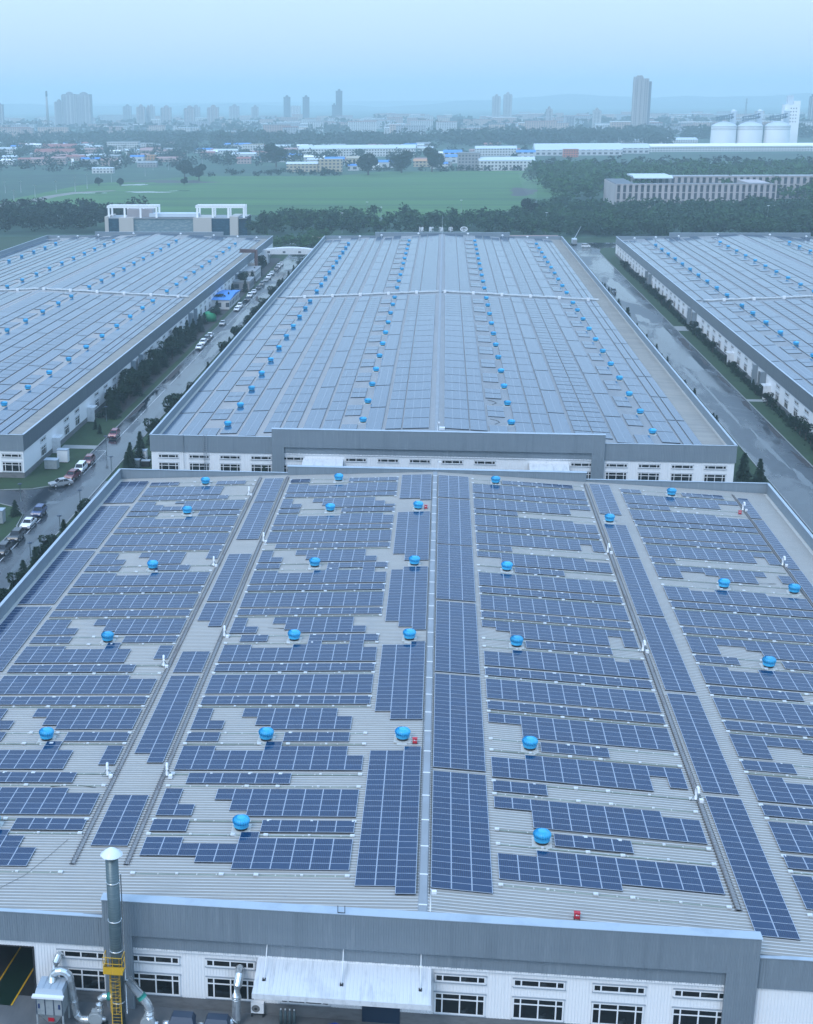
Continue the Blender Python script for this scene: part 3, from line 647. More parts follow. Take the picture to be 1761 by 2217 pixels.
STR = {'left ridge strip': (-1, .6, [[(-1.1, 25.1), (0, 24.2), (0, 24.2)], [(31.3, 52.4), (31.3, 51.4), (33.3, 51.4)], [(56.2, 79.3), (57.2, 79.3), (59.1, 78.2)], [(82.2, 105.3), (82.2, 105.3), (85.1, 105.2)], [(112, 127), (113, 127), (113, 127)]]),
       'right ridge strip': (1, .6, [[(0, 20.1)]*3, [(20.95, 43)]*3, [(43.9, 66)]*3, [(67, 89)]*3, [(89.7, 112.7)]*3, [(113.7, 126.8)]*3]),
       'strip between left trays': (-1, 25.93, [[(5.8, 14.85)]*2, [(21.5, 43.2), (23.5, 43.2)], [(43.7, 49.8)]*2, [(57.9, 66.3), (59.9, 66.3)], [(66.9, 86)]*2, [(93, 112.2)]*2, [(112.8, 127)]*2]),
       'strip beside right cable tray': (1, 25.85, [[(-2.2, 19.9)]*2, [(20.8, 43.1)]*2, [(43.9, 66.1)]*2, [(66.9, 89.1)]*2, [(89.9, 105.2)]*2, [(110.6, 127.6)]*2]),
       'far left eave strip': (-1, 49.76, [[(22, 43.8)]*3, [(44.3, 66)]*3, [(66.6, 89.3)]*3, [(89.9, 112.2)]*3, [(113.9, 127)]*3]),
       'far right eave strip': (1, 49.62, [[(55, 66)], [(67, 89.2)], [(89.8, 113.2)], [(113.9, 125.1)]])}
for nm, (sg, xin, bl) in STR.items():
    for j, cols in enumerate(bl):
        y0 = min(c[0] for c in cols); ce = []
        for c, (ya, yb_) in enumerate(cols):
            n = int(yb_-ya+.05); ce += [(c, ya-y0+i*1.005) for i in range(n) if inview(sg*(xin+c*1.67), ya+i, -1, 30)]
        array(sg, xin, ce, y0, '%s solar block from the near end, %s' % (ORD[j], nm))
# ------------------------------------------------------------------ solar blocks of the far roofs
BANDS = [(-54.6, -51.2, 0, 0), (-50.5, -47.2, 0, 0), (-46.8, -43.4, 1, -42.2), (-42.7, -39.4, 2, 0), (-38.8, -35.4, 0, 0), (-34, -31.2, 2, 0), (-30.5, -27.7, 2, 0), (-26.4, -23.1, 0, 0),
         (-22.5, -19.2, 2, 0), (-18.8, -15.6, 1, -14.7), (-13.9, -10.7, 0, 0), (-9.95, -6.9, 2, 0), (-6.6, -1.5, 2, 0), (1.5, 6.3, 2, 0), (6.6, 9.8, 2, 0), (10.3, 13.7, 1, 14.7), (15.4, 18.7, 2, 0),
         (19.1, 22.4, 2, 0), (22.8, 26.1, 0, 0), (26.8, 30.1, 3, 0), (30.4, 33.7, 3, 0), (34.3, 37.6, 0, 0), (38.2, 41.2, 1, 42.1), (43, 46.4, 2, 0), (46.9, 48.5, 0, 0), (48.8, 50.4, 0, 0)]
BT = ['leftmost strip', 'second left strip', 'left outer fan band', 'strip right of left fans', 'left centre long strip', 'left small-block band', 'second left small-block band', 'long strip before inner fans',
      'band left of inner fans', 'band beside inner left fans', 'strip right of inner left fans', 'second band left of ridge', 'wide band left of ridge', 'wide band right of ridge', 'second band right of ridge', 'band beside inner right fans',
      'band right of inner fans', 'second band right of inner fans', 'long strip right of inner fans', 'right fine-row band', 'second right fine-row band', 'strip left of outer right fans', 'band beside outer right fans', 'band right of outer fans', 'thin strip near right eave', 'thin rightmost strip']
def fan_rows(y0, joint=True):
    return [y0+17.75*k for k in range(10)] + [y0+175.6] + [y0+199.2+17.75*k for k in range(10)]
def blocks(kind, yf, y1=550):
    o = []; ys = 158.6
    if kind == 0:
        e_ = [158.6, 181.3, 204.1, 227.3, 250.1, 272.9, 295.7, 318.5, 341.3, 353.6]; o = [(a+.35, c-.35) for a, c in zip(e_, e_[1:])]
        y = 358.4
        while y < 545: o.append((y, min(y+22.1, 550))); y += 22.8
    elif kind in (2, 3):
        y = 161.6
        while y < 549:
            if kind == 2: bl = [(y, y+8.65)]
            else: bl = [(y, y+4.6), (y+5.1, y+8.7)]
            if y > 300 and kind == 2: bl = [(y, y+4.1), (y+4.4, y+8.65)]
            o += [q for q in bl if not (q[1] > 353.6 and q[0] < 358)]; y += 9.0
    else:
        for v in yf:
            a = v+6.0; 
            for q in ((a, a+4.9), (a+5.3, a+9.9)):
                if not (q[1] > 353.6 and q[0] < 358) and q[1] < 552: o.append(q)
        o.insert(0, (158.8, 166.4))
    return o
stf = MB()
def fblock(b, xa, xb, ya, yb_, xc=0, base=None):
    z0 = .05; z1 = .22
    p = [(xa, ya), (xb, ya), (xb, yb_), (xa, yb_)]
    ox, oy = base or (0, 0)
    b.hexa([(xc+x-ox, y-oy, -SL*abs(x)+z0) for x, y in p] + [(xc+x-ox, y-oy, -SL*abs(x)+z1) for x, y in p], 1); b.m[-5] = 0  # sides coloured dark to paint the shadow in gaps between raised blocks
nf = 0
for bi, (xa, xb, kd, vx) in enumerate(BANDS):
    cnt = 0
    for ya, yb_ in blocks(kd, fan_rows(168.4)):
        if yb_ < 222 and nf < 170:
            b = MB(); fblock(b, xa, xb, ya, yb_, base=(xa, ya))
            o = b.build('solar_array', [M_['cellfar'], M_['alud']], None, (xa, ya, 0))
            tag(o, '%s pale solar block from near end, %s, middle hall' % (ORD[cnt], BT[bi]), 'solar array', 'solar arrays on the middle hall roof'); nf += 1
        else: fblock(stf, xa, xb, ya, yb_)
        cnt += 1
for xc in (-136, 136):
    for (xa, xb, kd, vx) in BANDS:
        for ya, yb_ in blocks(kd, fan_rows(165.6)):
            if inview(xc+(xa+xb)/2, (ya+yb_)/2, -1, 200): fblock(stf, xa, xb, ya, yb_, xc)
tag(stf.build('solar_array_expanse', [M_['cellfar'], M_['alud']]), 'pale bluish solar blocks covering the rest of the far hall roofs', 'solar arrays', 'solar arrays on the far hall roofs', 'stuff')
# ------------------------------------------------------------------ roof fans
def fan_proto(v=0):
    R = empty('roof_fan', (0, 0, 0))
    b = MB(); b.box(-.85, .85, -.85, .85, .0, .09); b.box(-.5, .5, -1.3, -.85, .0, .07); b.build('fan_flashing', M_['flash'], R)
    b = MB(); b.lathe((0, 0, .1), [(.56, 0), (.56, .26)], 16); b.build('fan_curb', M_['dark'], R)
    b = MB(); b.lathe((0, 0, .34), [(.66, 0), (.70, .04), (.67, .16), (.68, .28), (.74, .34)], 20); b.build('fan_neck', M_['bluev'], R)
    b = MB(); b.lathe((0, 0, .68), [(.56, -.02), (.66, .10), (.72, .24), (.69, .36), (.58, .48), (.37, .56), (.12, .60), (.0, .60)], 22, caps=False)
    for i in range(22):
        a = 2*pi*i/22; P = [(.66, -.02), (.77, .11), (.80, .24), (.76, .37), (.62, .51), (.40, .60)]
        Q = [(.54, -.02), (.62, .11), (.67, .24), (.64, .36), (.53, .47), (.34, .55)]
        for j in range(5):
            t1, t2 = a+.02*j, a+.02*(j+1)
            b.quad((Q[j][0]*cos(t1), Q[j][0]*sin(t1), (.68)+Q[j][1]), (P[j][0]*cos(t1+.09), P[j][0]*sin(t1+.09), (.68)+P[j][1]), (P[j+1][0]*cos(t2+.09), P[j+1][0]*sin(t2+.09), (.68)+P[j+1][1]), (Q[j+1][0]*cos(t2), Q[j+1][0]*sin(t2), (.68)+Q[j+1][1]))
    b.build('fan_head', M_['bluev'], R)
    return R
FP = fan_proto(); FP2 = fan_proto(1); reg(); first = True; first2 = True
def fan(x, y, label, group, hx=0, sc=1.0):
    global first, first2
    z = -SL*abs(x-hx)
    if not inview(x, y, z+1, 20): return
    rz = random.uniform(-.05, .05)
    if first:
        FP.location = (x, y, z); tag(FP, label, 'roof fan', group); first = False; return
    if sc != 1 and first2:
        FP2.location = (x, y, z); FP2.scale = (sc, sc, sc*.9); tag(FP2, label, 'roof fan', group); first2 = False; return
    o = copy_tree(FP if sc == 1 else FP2, (x, y, z), rz, sc if sc == 1 else (sc*random.uniform(.97, 1.03), sc, sc*.9), label=label, group=group); o['category'] = 'roof fan'
ff = {-39.3: ([26.8, 53.5, 80.4, 107.2, 124.6, 9.0], 'outer left row'), -16.3: ([9.1, 26.8, 53.5, 80.4, 107, 124.9], 'inner left row'), -2.5: ([26.9, 53.4, 80.5, 107.2], 'row beside the ridge'),
      10.1: ([8.9, 26.8, 53.4, 80.3, 124.4], 'inner right row'), 38.95: ([53.2, 79.9, 124.4], 'outer right row')}
for x, (ys, t) in ff.items():
    for k, y in enumerate(sorted(ys)): fan(x, y, 'blue turbine roof fan, %s from the near end, %s of nearest hall' % (ORD[k], t), 'blue roof fans on the nearest hall')
fan(26.9, 106.8, 'lone blue roof fan at the gap in the strip beside right cable tray', 'blue roof fans on the nearest hall')
fan(48.1, 79.9, 'lone blue roof fan beside the far right eave strip', 'blue roof fans on the nearest hall')
for hx, yf, hn in ((0, 168.5, 'middle'), (-136, 165.6, 'left'), (136, 165.6, 'right')):
    for x, t in ((-42.2, 'far left row'), (-14.7, 'second row from left'), (14.7, 'third row from left'), (42.1, 'far right row')):
        for k, y in enumerate(fan_rows(yf)):
            fan(hx+x, y, 'blue turbine roof fan, %s from the near end, %s, %s hall' % (ORD[k], t, hn), 'blue roof fans on the %s hall' % hn, hx, .98)
# stained clean-up pads near fans of middle hall are bare roof (left between blocks)
# goosenecks
def gooseneck():
    R = empty('gooseneck_pipe', (0, 0, 0))
    b = MB(); pts = [(0, 0, .15), (0, 0, .9), (.02, -.05, 1.25), (.06, -.18, 1.5), (.1, -.38, 1.52), (.12, -.5, 1.35), (.13, -.52, 1.1)]; b.tube(pts, .13, 10); b.build('bent_pipe', M_['whitep'], R)
    b = MB(); b.tube([(0, 0, .9), (-.5, -.25, .1)], .025, 5); b.tube([(0, 0, .9), (.5, -.3, .1)], .025, 5); b.tube([(0, 0, .9), (.35, .4, .1)], .025, 5); b.tube([(-.5, -.25, .14), (.5, -.3, .14)], .02, 5); b.build('bracket', M_['galvd'], R)
    b = MB(); b.box(.25, .6, -.65, -.3, .1, .45); b.build('junction_box', M_['whitep'], R)
    return R
GP = gooseneck(); reg()
for i, (x, y, t) in enumerate([(-30.9, 18.9, 'outer left tray, nearest'), (-25.0, 18.9, 'inner left tray, nearest'), (-30.7, 45.6, 'outer left tray, second'), (-25.0, 54.7, 'inner left tray, second'), (-30.7, 81.2, 'outer left tray, third'),
                               (-25.0, 91.9, 'inner left tray, third'), (-30.7, 117.1, 'outer left tray, farthest'), (24.9, 19.2, 'right tray, nearest'), (24.9, 54.8, 'right tray, middle'), (24.9, 91.2, 'right tray, farthest'), (49.2, 91.2, 'far right eave, nearer'), (49.2, 118.2, 'far right eave, farther')]):
    o = GP if i == 0 else copy_tree(GP)
    o.location = (x, y, -SL*abs(x)); tag(o, 'white bent cable pipe on bracket by %s' % t, 'cable pipe', 'white bent pipes beside the cable trays')
for i, (x, y, t) in enumerate([(-1.25, 26.0, 'beside the ridge fan nearest the eave'), (-1.3, 107.3, 'beside the farthest ridge fan'), (48.3, 116.0, 'near the far right eave'), (12.1, -2.2, 'alone on the near eave')]):
    R = empty('red_equipment_box', (x, y, -SL*abs(x)))
    b = MB(); b.box(-.22, .22, -.16, .16, .12, .6); b.build('box_body', M_['red'], R)
    b = MB(); b.box(-.25, .25, -.19, .19, .6, .65); b.build('lid', M_['red'], R); b = MB(); b.box(-.25, -.2, -.15, .15, 0, .12); b.box(.2, .25, -.15, .15, 0, .12); b.build('stand', M_['dark'], R)
    b = MB(); b.box(-.12, .02, -.172, -.16, .4, .5); b.box(.08, .14, -.172, -.16, .4, .48); b.build('sticker', M_['whitep'], R)
    tag(R, 'small red equipment box %s' % t, 'equipment box', 'red boxes on the nearest roof')
# camera posts
for i, (x, y, z0, t) in enumerate([(.6, -3.2, 0, 'near end of the ridge on nearest hall'), (.45, 129.4, 0, 'far end of the ridge on nearest hall'), (.2, 159.0, 0, 'near end of the ridge on middle hall'), (0, 556, 0, 'far end of the middle hall ridge')]):
    R = empty('camera_post', (x, y, z0)); H_ = 2.0 if i < 3 else 9
    b = MB(); b.tube([(0, 0, 0), (0, 0, H_)], .055 if i < 3 else .04, 8); b.build('post', M_['whitep'], R)
    if i < 3: b = MB(); b.box(.05, .45, -.14, .14, H_-.35, H_-.12); b.build('camera_head', M_['whitep'], R)
    tag(R, ('white camera post at the %s' if i < 3 else 'tall thin lightning rod at the %s') % t, 'post')
R = empty('floodlight', (12.0, 130.2, -.2)); b = MB(); b.box(-.45, .45, -.2, .3, 0, .55); b.build('lamp_housing', M_['whitep'], R); b = MB(); b.box(-.05, .05, -.05, .05, -.6, 0); b.build('bracket', M_['whitep'], R); tag(R, 'white floodlight on the far parapet of nearest hall', 'floodlight')
b = MB(); b.box(.5, 1.6, 160.2, 161.0, .0, .5); tag(b.build('rooftop_unit', M_['whitep']), 'white box beside the near ridge end of middle hall', 'roof unit')
b = MB(); b.tube([(-6.6, -4.9, .45), (-6.6, -4.9, 1.15)], .03, 5); b.tube([(-6.05, -4.9, .45), (-6.05, -4.9, 1.15)], .03, 5); b.tube([(-6.6, -4.9, .5), (-6.05, -4.9, .5)], .05, 5); tag(b.build('ladder_hook', M_['dark']), 'dark metal hook over the near parapet', 'hook')
# cables curling on roofs
for i, pts in enumerate([[(-12, 20.9, 0), (-14, 21.4, 0), (-16, 21, 0), (-19.5, 21.2, 0)], [(-13, 33, 0), (-15, 32.4, 0), (-17.5, 32.8, 0)], [(-31.5, 16.5, 0), (-33.5, 16.9, 0), (-36, 16.6, 0)], [(-12.5, 56.8, 0), (-15, 57.5, 0), (-17, 57, 0), (-20, 57.4, 0)], [(-7, 50.3, 0), (-9, 49.6, 0), (-11, 50.2, 0)],
                         [(10.7, 172.5, 0), (12, 171.5, 0), (12.5, 170, 0), (11.5, 168, 0)], [(10.7, 190.5, 0), (12, 189.3, 0), (12.5, 188, 0), (11.5, 186, 0)], [(40, 82.8, 0), (43, 83.4, 0), (44.5, 82.6, 0), (46.5, 83, 0)], [(-35.7, -1.5, 0), (-33.8, 1, 0), (-32.6, 4, 0), (-31.6, 7, 0)]]):
    b = MB(); b.tube([(x, y, -SL*abs(x)+.08) for x, y, _ in pts], .05 if 5 <= i <= 6 else .013 if i == 8 else .025, 5)
    tag(b.build('roof_cable', M_['dark']), ['black cable looping behind the inner left fan in bay two', 'short cable across the bare patch of bay three left', 'cable across the gap in the outer left band', 'cable across the bare patch behind the third inner left fan', 'cable near the ridge strip gap', 'thick curl of cable by the nearest inner right fan, middle hall', 'thick curl of cable by the second inner right fan, middle hall', 'cable between the two right fans', 'long thin cable running down to the near left eave'][i], 'cable')
# ------------------------------------------------------------------ yard equipment by the near facade
Y0 = -4.45
R = empty('exhaust_stack', (-24.0, -7.0, GZ)); tag(R, 'tall galvanised exhaust stack with conical cap in front of the near facade', 'chimney')
H = 6.1-GZ; b = MB(); prof = [(.56, 0), (.56, H-.2)]
b.lathe((0, 0, 0), [(.50, 0), (.50, H-.25)], 24)
b.build('stack_pipe', M_['galvd'], R)
for z in (2.2, 6.9, 9.6, 13.0, H-.35):
    b = MB(); b.lathe((0, 0, z), [(.54, 0), (.55, .06), (.54, .12)], 24); b.build('flange_ring', M_['galv'], R)
b = MB(); b.lathe((0, 0, H-.25), [(.82, 0), (.80, .05), (.42, .38), (.03, .62), (.0, .62)], 24, caps=False); b.lathe((0, 0, H-.4), [(.5, 0), (.86, .15)], 24, caps=False); b.build('rain_cap', mat('cap_metal', (.72, .77, .8), .35), R)
b = MB(); b.tube([(.62, .1, 1), (.62, .1, H-2)], .05, 6); b.build('conduit', M_['galv'], R)
PZ = -4.0-GZ
b = MB(); b.box(-.75, .75, -1.35, -.45, PZ, PZ+.07); b.box(-.75, .75, -1.37, -1.33, PZ, PZ+.62); b.box(-.77, -.73, -1.35, -.3, PZ, PZ+.62); b.build('platform_deck', M_['yellow'], R)
b = MB()
for x, y in ((-.75, -1.35), (.75, -1.35), (-.75, -.4), (.75, -.4), (0, -1.35)): b.tube([(x, y, PZ), (x, y, PZ+1.5)], .03, 6)
for z in (PZ+.95, PZ+1.5): b.tube([(-.75, -.4, z), (-.75, -1.35, z), (.75, -1.35, z), (.75, -.4, z)], .03, 6)
b.build('guard_rail', M_['yellow'], R)
b = MB()
for x in (-.38, .38): b.tube([(x, -.75, 0), (x, -.75, PZ+1)], .035, 6)
for i in range(int(PZ/.3)): b.tube([(-.38, -.75, .3+i*.3), (.38, -.75, .3+i*.3)], .018, 5)
for i in range(int((PZ-2)/.5)):
    z = 2+i*.5; P = [( .42*cos(a), -.8-.62*sin(a), z) for a in np.linspace(0, pi, 9)]; b.tube(P, .018, 4)
for a in (.5, 1.2, 1.95, 2.65): b.tube([(.42*cos(a), -.8-.62*sin(a), 2), (.42*cos(a), -.8-.62*sin(a), PZ)], .015, 4)
b.build('caged_ladder', M_['yellow'], R)
def duct(name, pts, r, label, bands=(), m='galv', elbows=()):
    R = empty(name, (pts[0][0], pts[0][1], GZ)); ox, oy = pts[0][0], pts[0][1]
    P = [(x-ox, y-oy, z-GZ) for x, y, z in pts]
    b = MB(); b.tube(P, r, 14, smooth=False if len(P) > 4 else True); b.build('duct_tube', M_[m], R)
    for i, (a, t, w, mm) in enumerate(bands):
        p = Vector(P[a]).lerp(Vector(P[a+1]), t); d = (Vector(P[a+1])-Vector(P[a])).normalized(); b = MB(); b.tube([p-d*w/2, p+d*w/2], r*1.1, 14); b.build('joint_band', M_[mm], R)
    tag(R, label, 'duct'); return R
arc = lambda cx, cz, r, a0, a1, y, n=7: [(cx+r*cos(a), y, cz+r*sin(a)) for a in np.linspace(a0, a1, n)]
duct('ventilation_duct', [(-29.35, -4.5, -5.15), (-29.4, -5.0, -5.1), (-29.5, -5.35, -5.4), (-29.6, -5.6, -6.0), (-29.6, -5.7, -6.9)], .30, 'short silver elbow duct leaving the wall above the dust collector')
duct('ventilation_duct', [(-29.35, -7.2, -6.4), (-29.35, -7.2, -5.9)] + arc(-28.65, -5.75, .72, pi*.95, 0.05, -6.9) + [(-27.95, -6.6, -6.8), (-27.75, -6.5, -9.0)] + [(-27.6, -6.6, -9.4), (-27.2, -6.8, -9.5), (-25.9, -7.0, -9.4)], .33, 'silver duct arching over the dust collector and down to the fan', bands=((9, .5, .12, 'galv'), (12, .85, .3, 'green')))
duct('ventilation_duct', [(-25.6, -7.0, -8.6), (-25.6, -7.0, -7.8), (-25.5, -6.95, -7.35), (-25.2, -6.95, -7.1), (-24.5, -6.95, -7.05)], .30, 'short silver duct from the left fan into the stack', bands=((3, .6, .28, 'green'), (0, .5, .12, 'galv')))
duct('ventilation_duct', [(-23.2, -7.0, -5.3), (-21.7, -7.2, -7.2), (-21.5, -7.2, -7.6), (-21.5, -7.2, -8.6)], .36, 'slanting silver duct right of the yellow ladder', bands=((0, .75, .32, 'green'), (2, .3, .12, 'galv'), (2, .7, .12, 'galv')))
duct('ventilation_duct', [(-14.5, -4.6, -5.3), (-14.45, -5.4, -5.4), (-14.5, -5.9, -6.0), (-14.6, -6.0, -6.9), (-14.65, -6.1, -9.0), (-14.9, -6.2, -9.3), (-17.0, -6.4, -9.35)], .36, 'tall silver duct standing left of the canopy', bands=((3, .1, .14, 'galv'), (4, .2, .1, 'galv')))
def machine(x, y, label):
    R = empty('filter_machine', (x, y, GZ)); b = MB(); b.box(-.95, .95, -.6, .6, .15, 1.0); b.build('machine_body', M_['machine'], R)
    b = MB(); b.hexa([(-1.0, -.65, 1.0), (1.0, -.65, 1.0), (1.0, .65, 1.0), (-1.0, .65, 1.0), (-.8, -.3, 1.45), (.8, -.3, 1.45), (.8, .5, 1.45), (-.8, .5, 1.45)]); b.build('machine_cover', M_['machtop'], R)
    b = MB(); b.lathe((-1.6, 0, .55), [(.28, 0), (.28, .65)], 14, axis='x'); b.build('inlet_pipe', M_['galv'], R); b = MB(); b.box(-.5, .3, -.63, -.6, .5, .72); b.build('nameplate', M_['trim'], R)
    tag(R, label, 'filter machine', 'dark blue filter machines under the windows')
machine(-18.8, -7.2, 'dark blue filter machine nearer the yellow ladder'); machine(-16.0, -7.2, 'dark blue filter machine nearer the tall silver duct')
def blower(x, y, label):
    R = empty('blower_fan', (x, y, GZ)); b = MB(); b.lathe((0, -.25, .55), [(.55, 0), (.62, .1), (.62, .4), (.55, .5)], 18, axis='y'); b.box(-.3, .3, -.2, .2, .5, 1.35); b.build('fan_housing', M_['collector'], R)
    b = MB(); b.lathe((.3, 0, .55), [(.2, 0), (.2, .55)], 12, axis='x'); b.build('motor', M_['galv'], R); b = MB(); b.box(-.5, .9, -.35, .35, 0, .15); b.build('base_frame', M_['dark'], R)
    tag(R, label, 'blower fan', 'grey blower fans by the stack')
blower(-25.9, -7.2, 'grey blower fan left of the yellow ladder'); blower(-21.6, -7.3, 'grey blower fan right of the yellow ladder')
R = empty('dust_collector', (-29.3, -7.4, GZ)); tag(R, 'grey dust collector cabinet on legs beside the open gateway', 'dust collector')
b = MB(); b.box(-1.1, 1.1, -1.0, .8, 1.5, 3.3); b.build('cabinet', M_['collector'], R)
b = MB()
b.hexa([(-1.15, -.95, 3.35), (1.15, -.95, 3.35), (1.15, .85, 3.35), (-1.15, .85, 3.35), (-1.05, -.75, 3.75), (1.05, -.75, 3.75), (1.05, .8, 3.75), (-1.05, .8, 3.75)])
for x in (-.55, 0, .55): b.box(x-.03, x+.03, -.75, .8, 3.75, 3.79)
b.build('lid_plates', M_['coping'], R)
b = MB(); b.box(-1.3, 1.25, -1.35, -.95, 3.2, 3.36); b.build('rain_ledge', M_['whitep'], R)
b = MB(); b.box(-1.25, 1.2, -1.05, -1.0, 3.1, 3.19); b.build('red_stripe', M_['red'], R)
for x in (-1.05, -.35, .35, 1.05): b = MB(); b.box(x-.03, x+.03, -1.04, -1.0, 1.5, 3.1); b.build('panel_rib', M_['machtop'], R)
for x in (-.85, .8): b = MB(); b.box(x-.07, x+.07, -1.05, -1.0, 2.1, 2.5); b.build('gauge', M_['machine'], R)
b = MB(); b.hexa([(-.3, -.4, .3), (.3, -.4, .3), (.3, .2, .3), (-.3, .2, .3), (-1.0, -.95, 1.5), (1.0, -.95, 1.5), (1.0, .75, 1.5), (-1.0, .75, 1.5)]); b.build('hopper', M_['collector'], R)
b = MB(); b.box(-.25, .25, -.75, -.5, .7, 1.1); b.build('red_motor', M_['red'], R)
for x, y in ((-1.05, -.95), (1.05, -.95), (-1.05, .75), (1.05, .75)): b = MB(); b.box(x-.07, x+.07, y-.07, y+.07, 0, 1.5); b.build('leg', M_['collector'], R)
R = empty('air_conditioner', (-13.1, -4.75, GZ+.35)); tag(R, 'white air conditioner outdoor unit left under the canopy', 'air conditioner')
b = MB(); b.box(-.52, .52, -.2, .2, 0, .95); b.build('casing', M_['whitep'], R); b = MB(); b.lathe((-.12, -.24, .45), [(.32, 0), (.34, .03)], 20, axis='y'); b.build('fan_grille', M_['plinth'], R); b = MB(); b.lathe((-.12, -.26, .45), [(.12, 0), (.12, .02)], 12, axis='y'); b.build('fan_hub', M_['dark'], R)
b = MB(); b.box(-.5, -.4, -.2, .2, -.35, 0); b.box(.4, .5, -.2, .2, -.35, 0); b.build('stand', M_['dark'], R)
for i in range(4):
    R = empty('gas_cylinder', (-11.1+.36*i, -5.6, GZ)); b = MB(); b.lathe((0, 0, 0), [(.13, 0), (.13, 1.15), (.06, 1.3), (.04, 1.36)], 12); b.build('cylinder_body', M_['galvd'], R); b = MB(); b.lathe((0, 0, 1.36), [(.06, 0), (.06, .1)], 8); b.build('valve_cap', M_['whitep'], R)
    tag(R, 'grey gas cylinder, %s from left in the row under the canopy' % ORD[i], 'gas cylinder', 'gas cylinders under the canopy')
def heap(name, x, y, rx, ry, h, m, label, seed):
    r = random.Random(seed); b = MB(); n, k = 20, 7; n0 = 0
    ph = [r.uniform(0, 6) for _ in range(4)]
    for j in range(k+1):
        f = j/k
        for i in range(n):
            a = 2*pi*i/n; q = (1-f**1.6)*(1+.10*sin(3*a+ph[0])+.06*sin(7*a+ph[1]+3*f)); b.v.append((rx*q*cos(a), ry*q*sin(a), h*(f**.7)*(1+.12*sin(2*a+ph[2]))))
    for j in range(k):
        for i in range(n): a, c = j*n+i, j*n+(i+1) % n; b.f.append((a, c, c+n, a+n)); b.m.append(0); b.sm.append(False)
    tag(b.build(name, M_[m], None, (x, y, GZ)), label, 'tarpaulin')
heap('tarpaulin_cover', -6.6, -6.6, 1.5, .8, 1.15, 'tarpb', 'blue tarpaulin over a heap by the teal door', 1); heap('tarpaulin_cover', -4.9, -6.5, .7, .65, 1.0, 'tarpr', 'red tarpaulin over a heap beside the blue one', 2)
b = MB()
for i in range(160):
    x, y = random.uniform(-31, -26), random.uniform(-9.6, -8.5); h_ = random.uniform(.15, .5); a = random.uniform(0, 3.1); d = .1
    b.tri((x-d*cos(a), y-d*sin(a), GZ), (x+d*cos(a), y+d*sin(a), GZ), (x+random.uniform(-.2, .2), y, GZ+h_))
tag(b.build('weed_tuft', M_['leaf']), 'low weeds at the foot of the dust collector', 'weeds', kind='stuff')
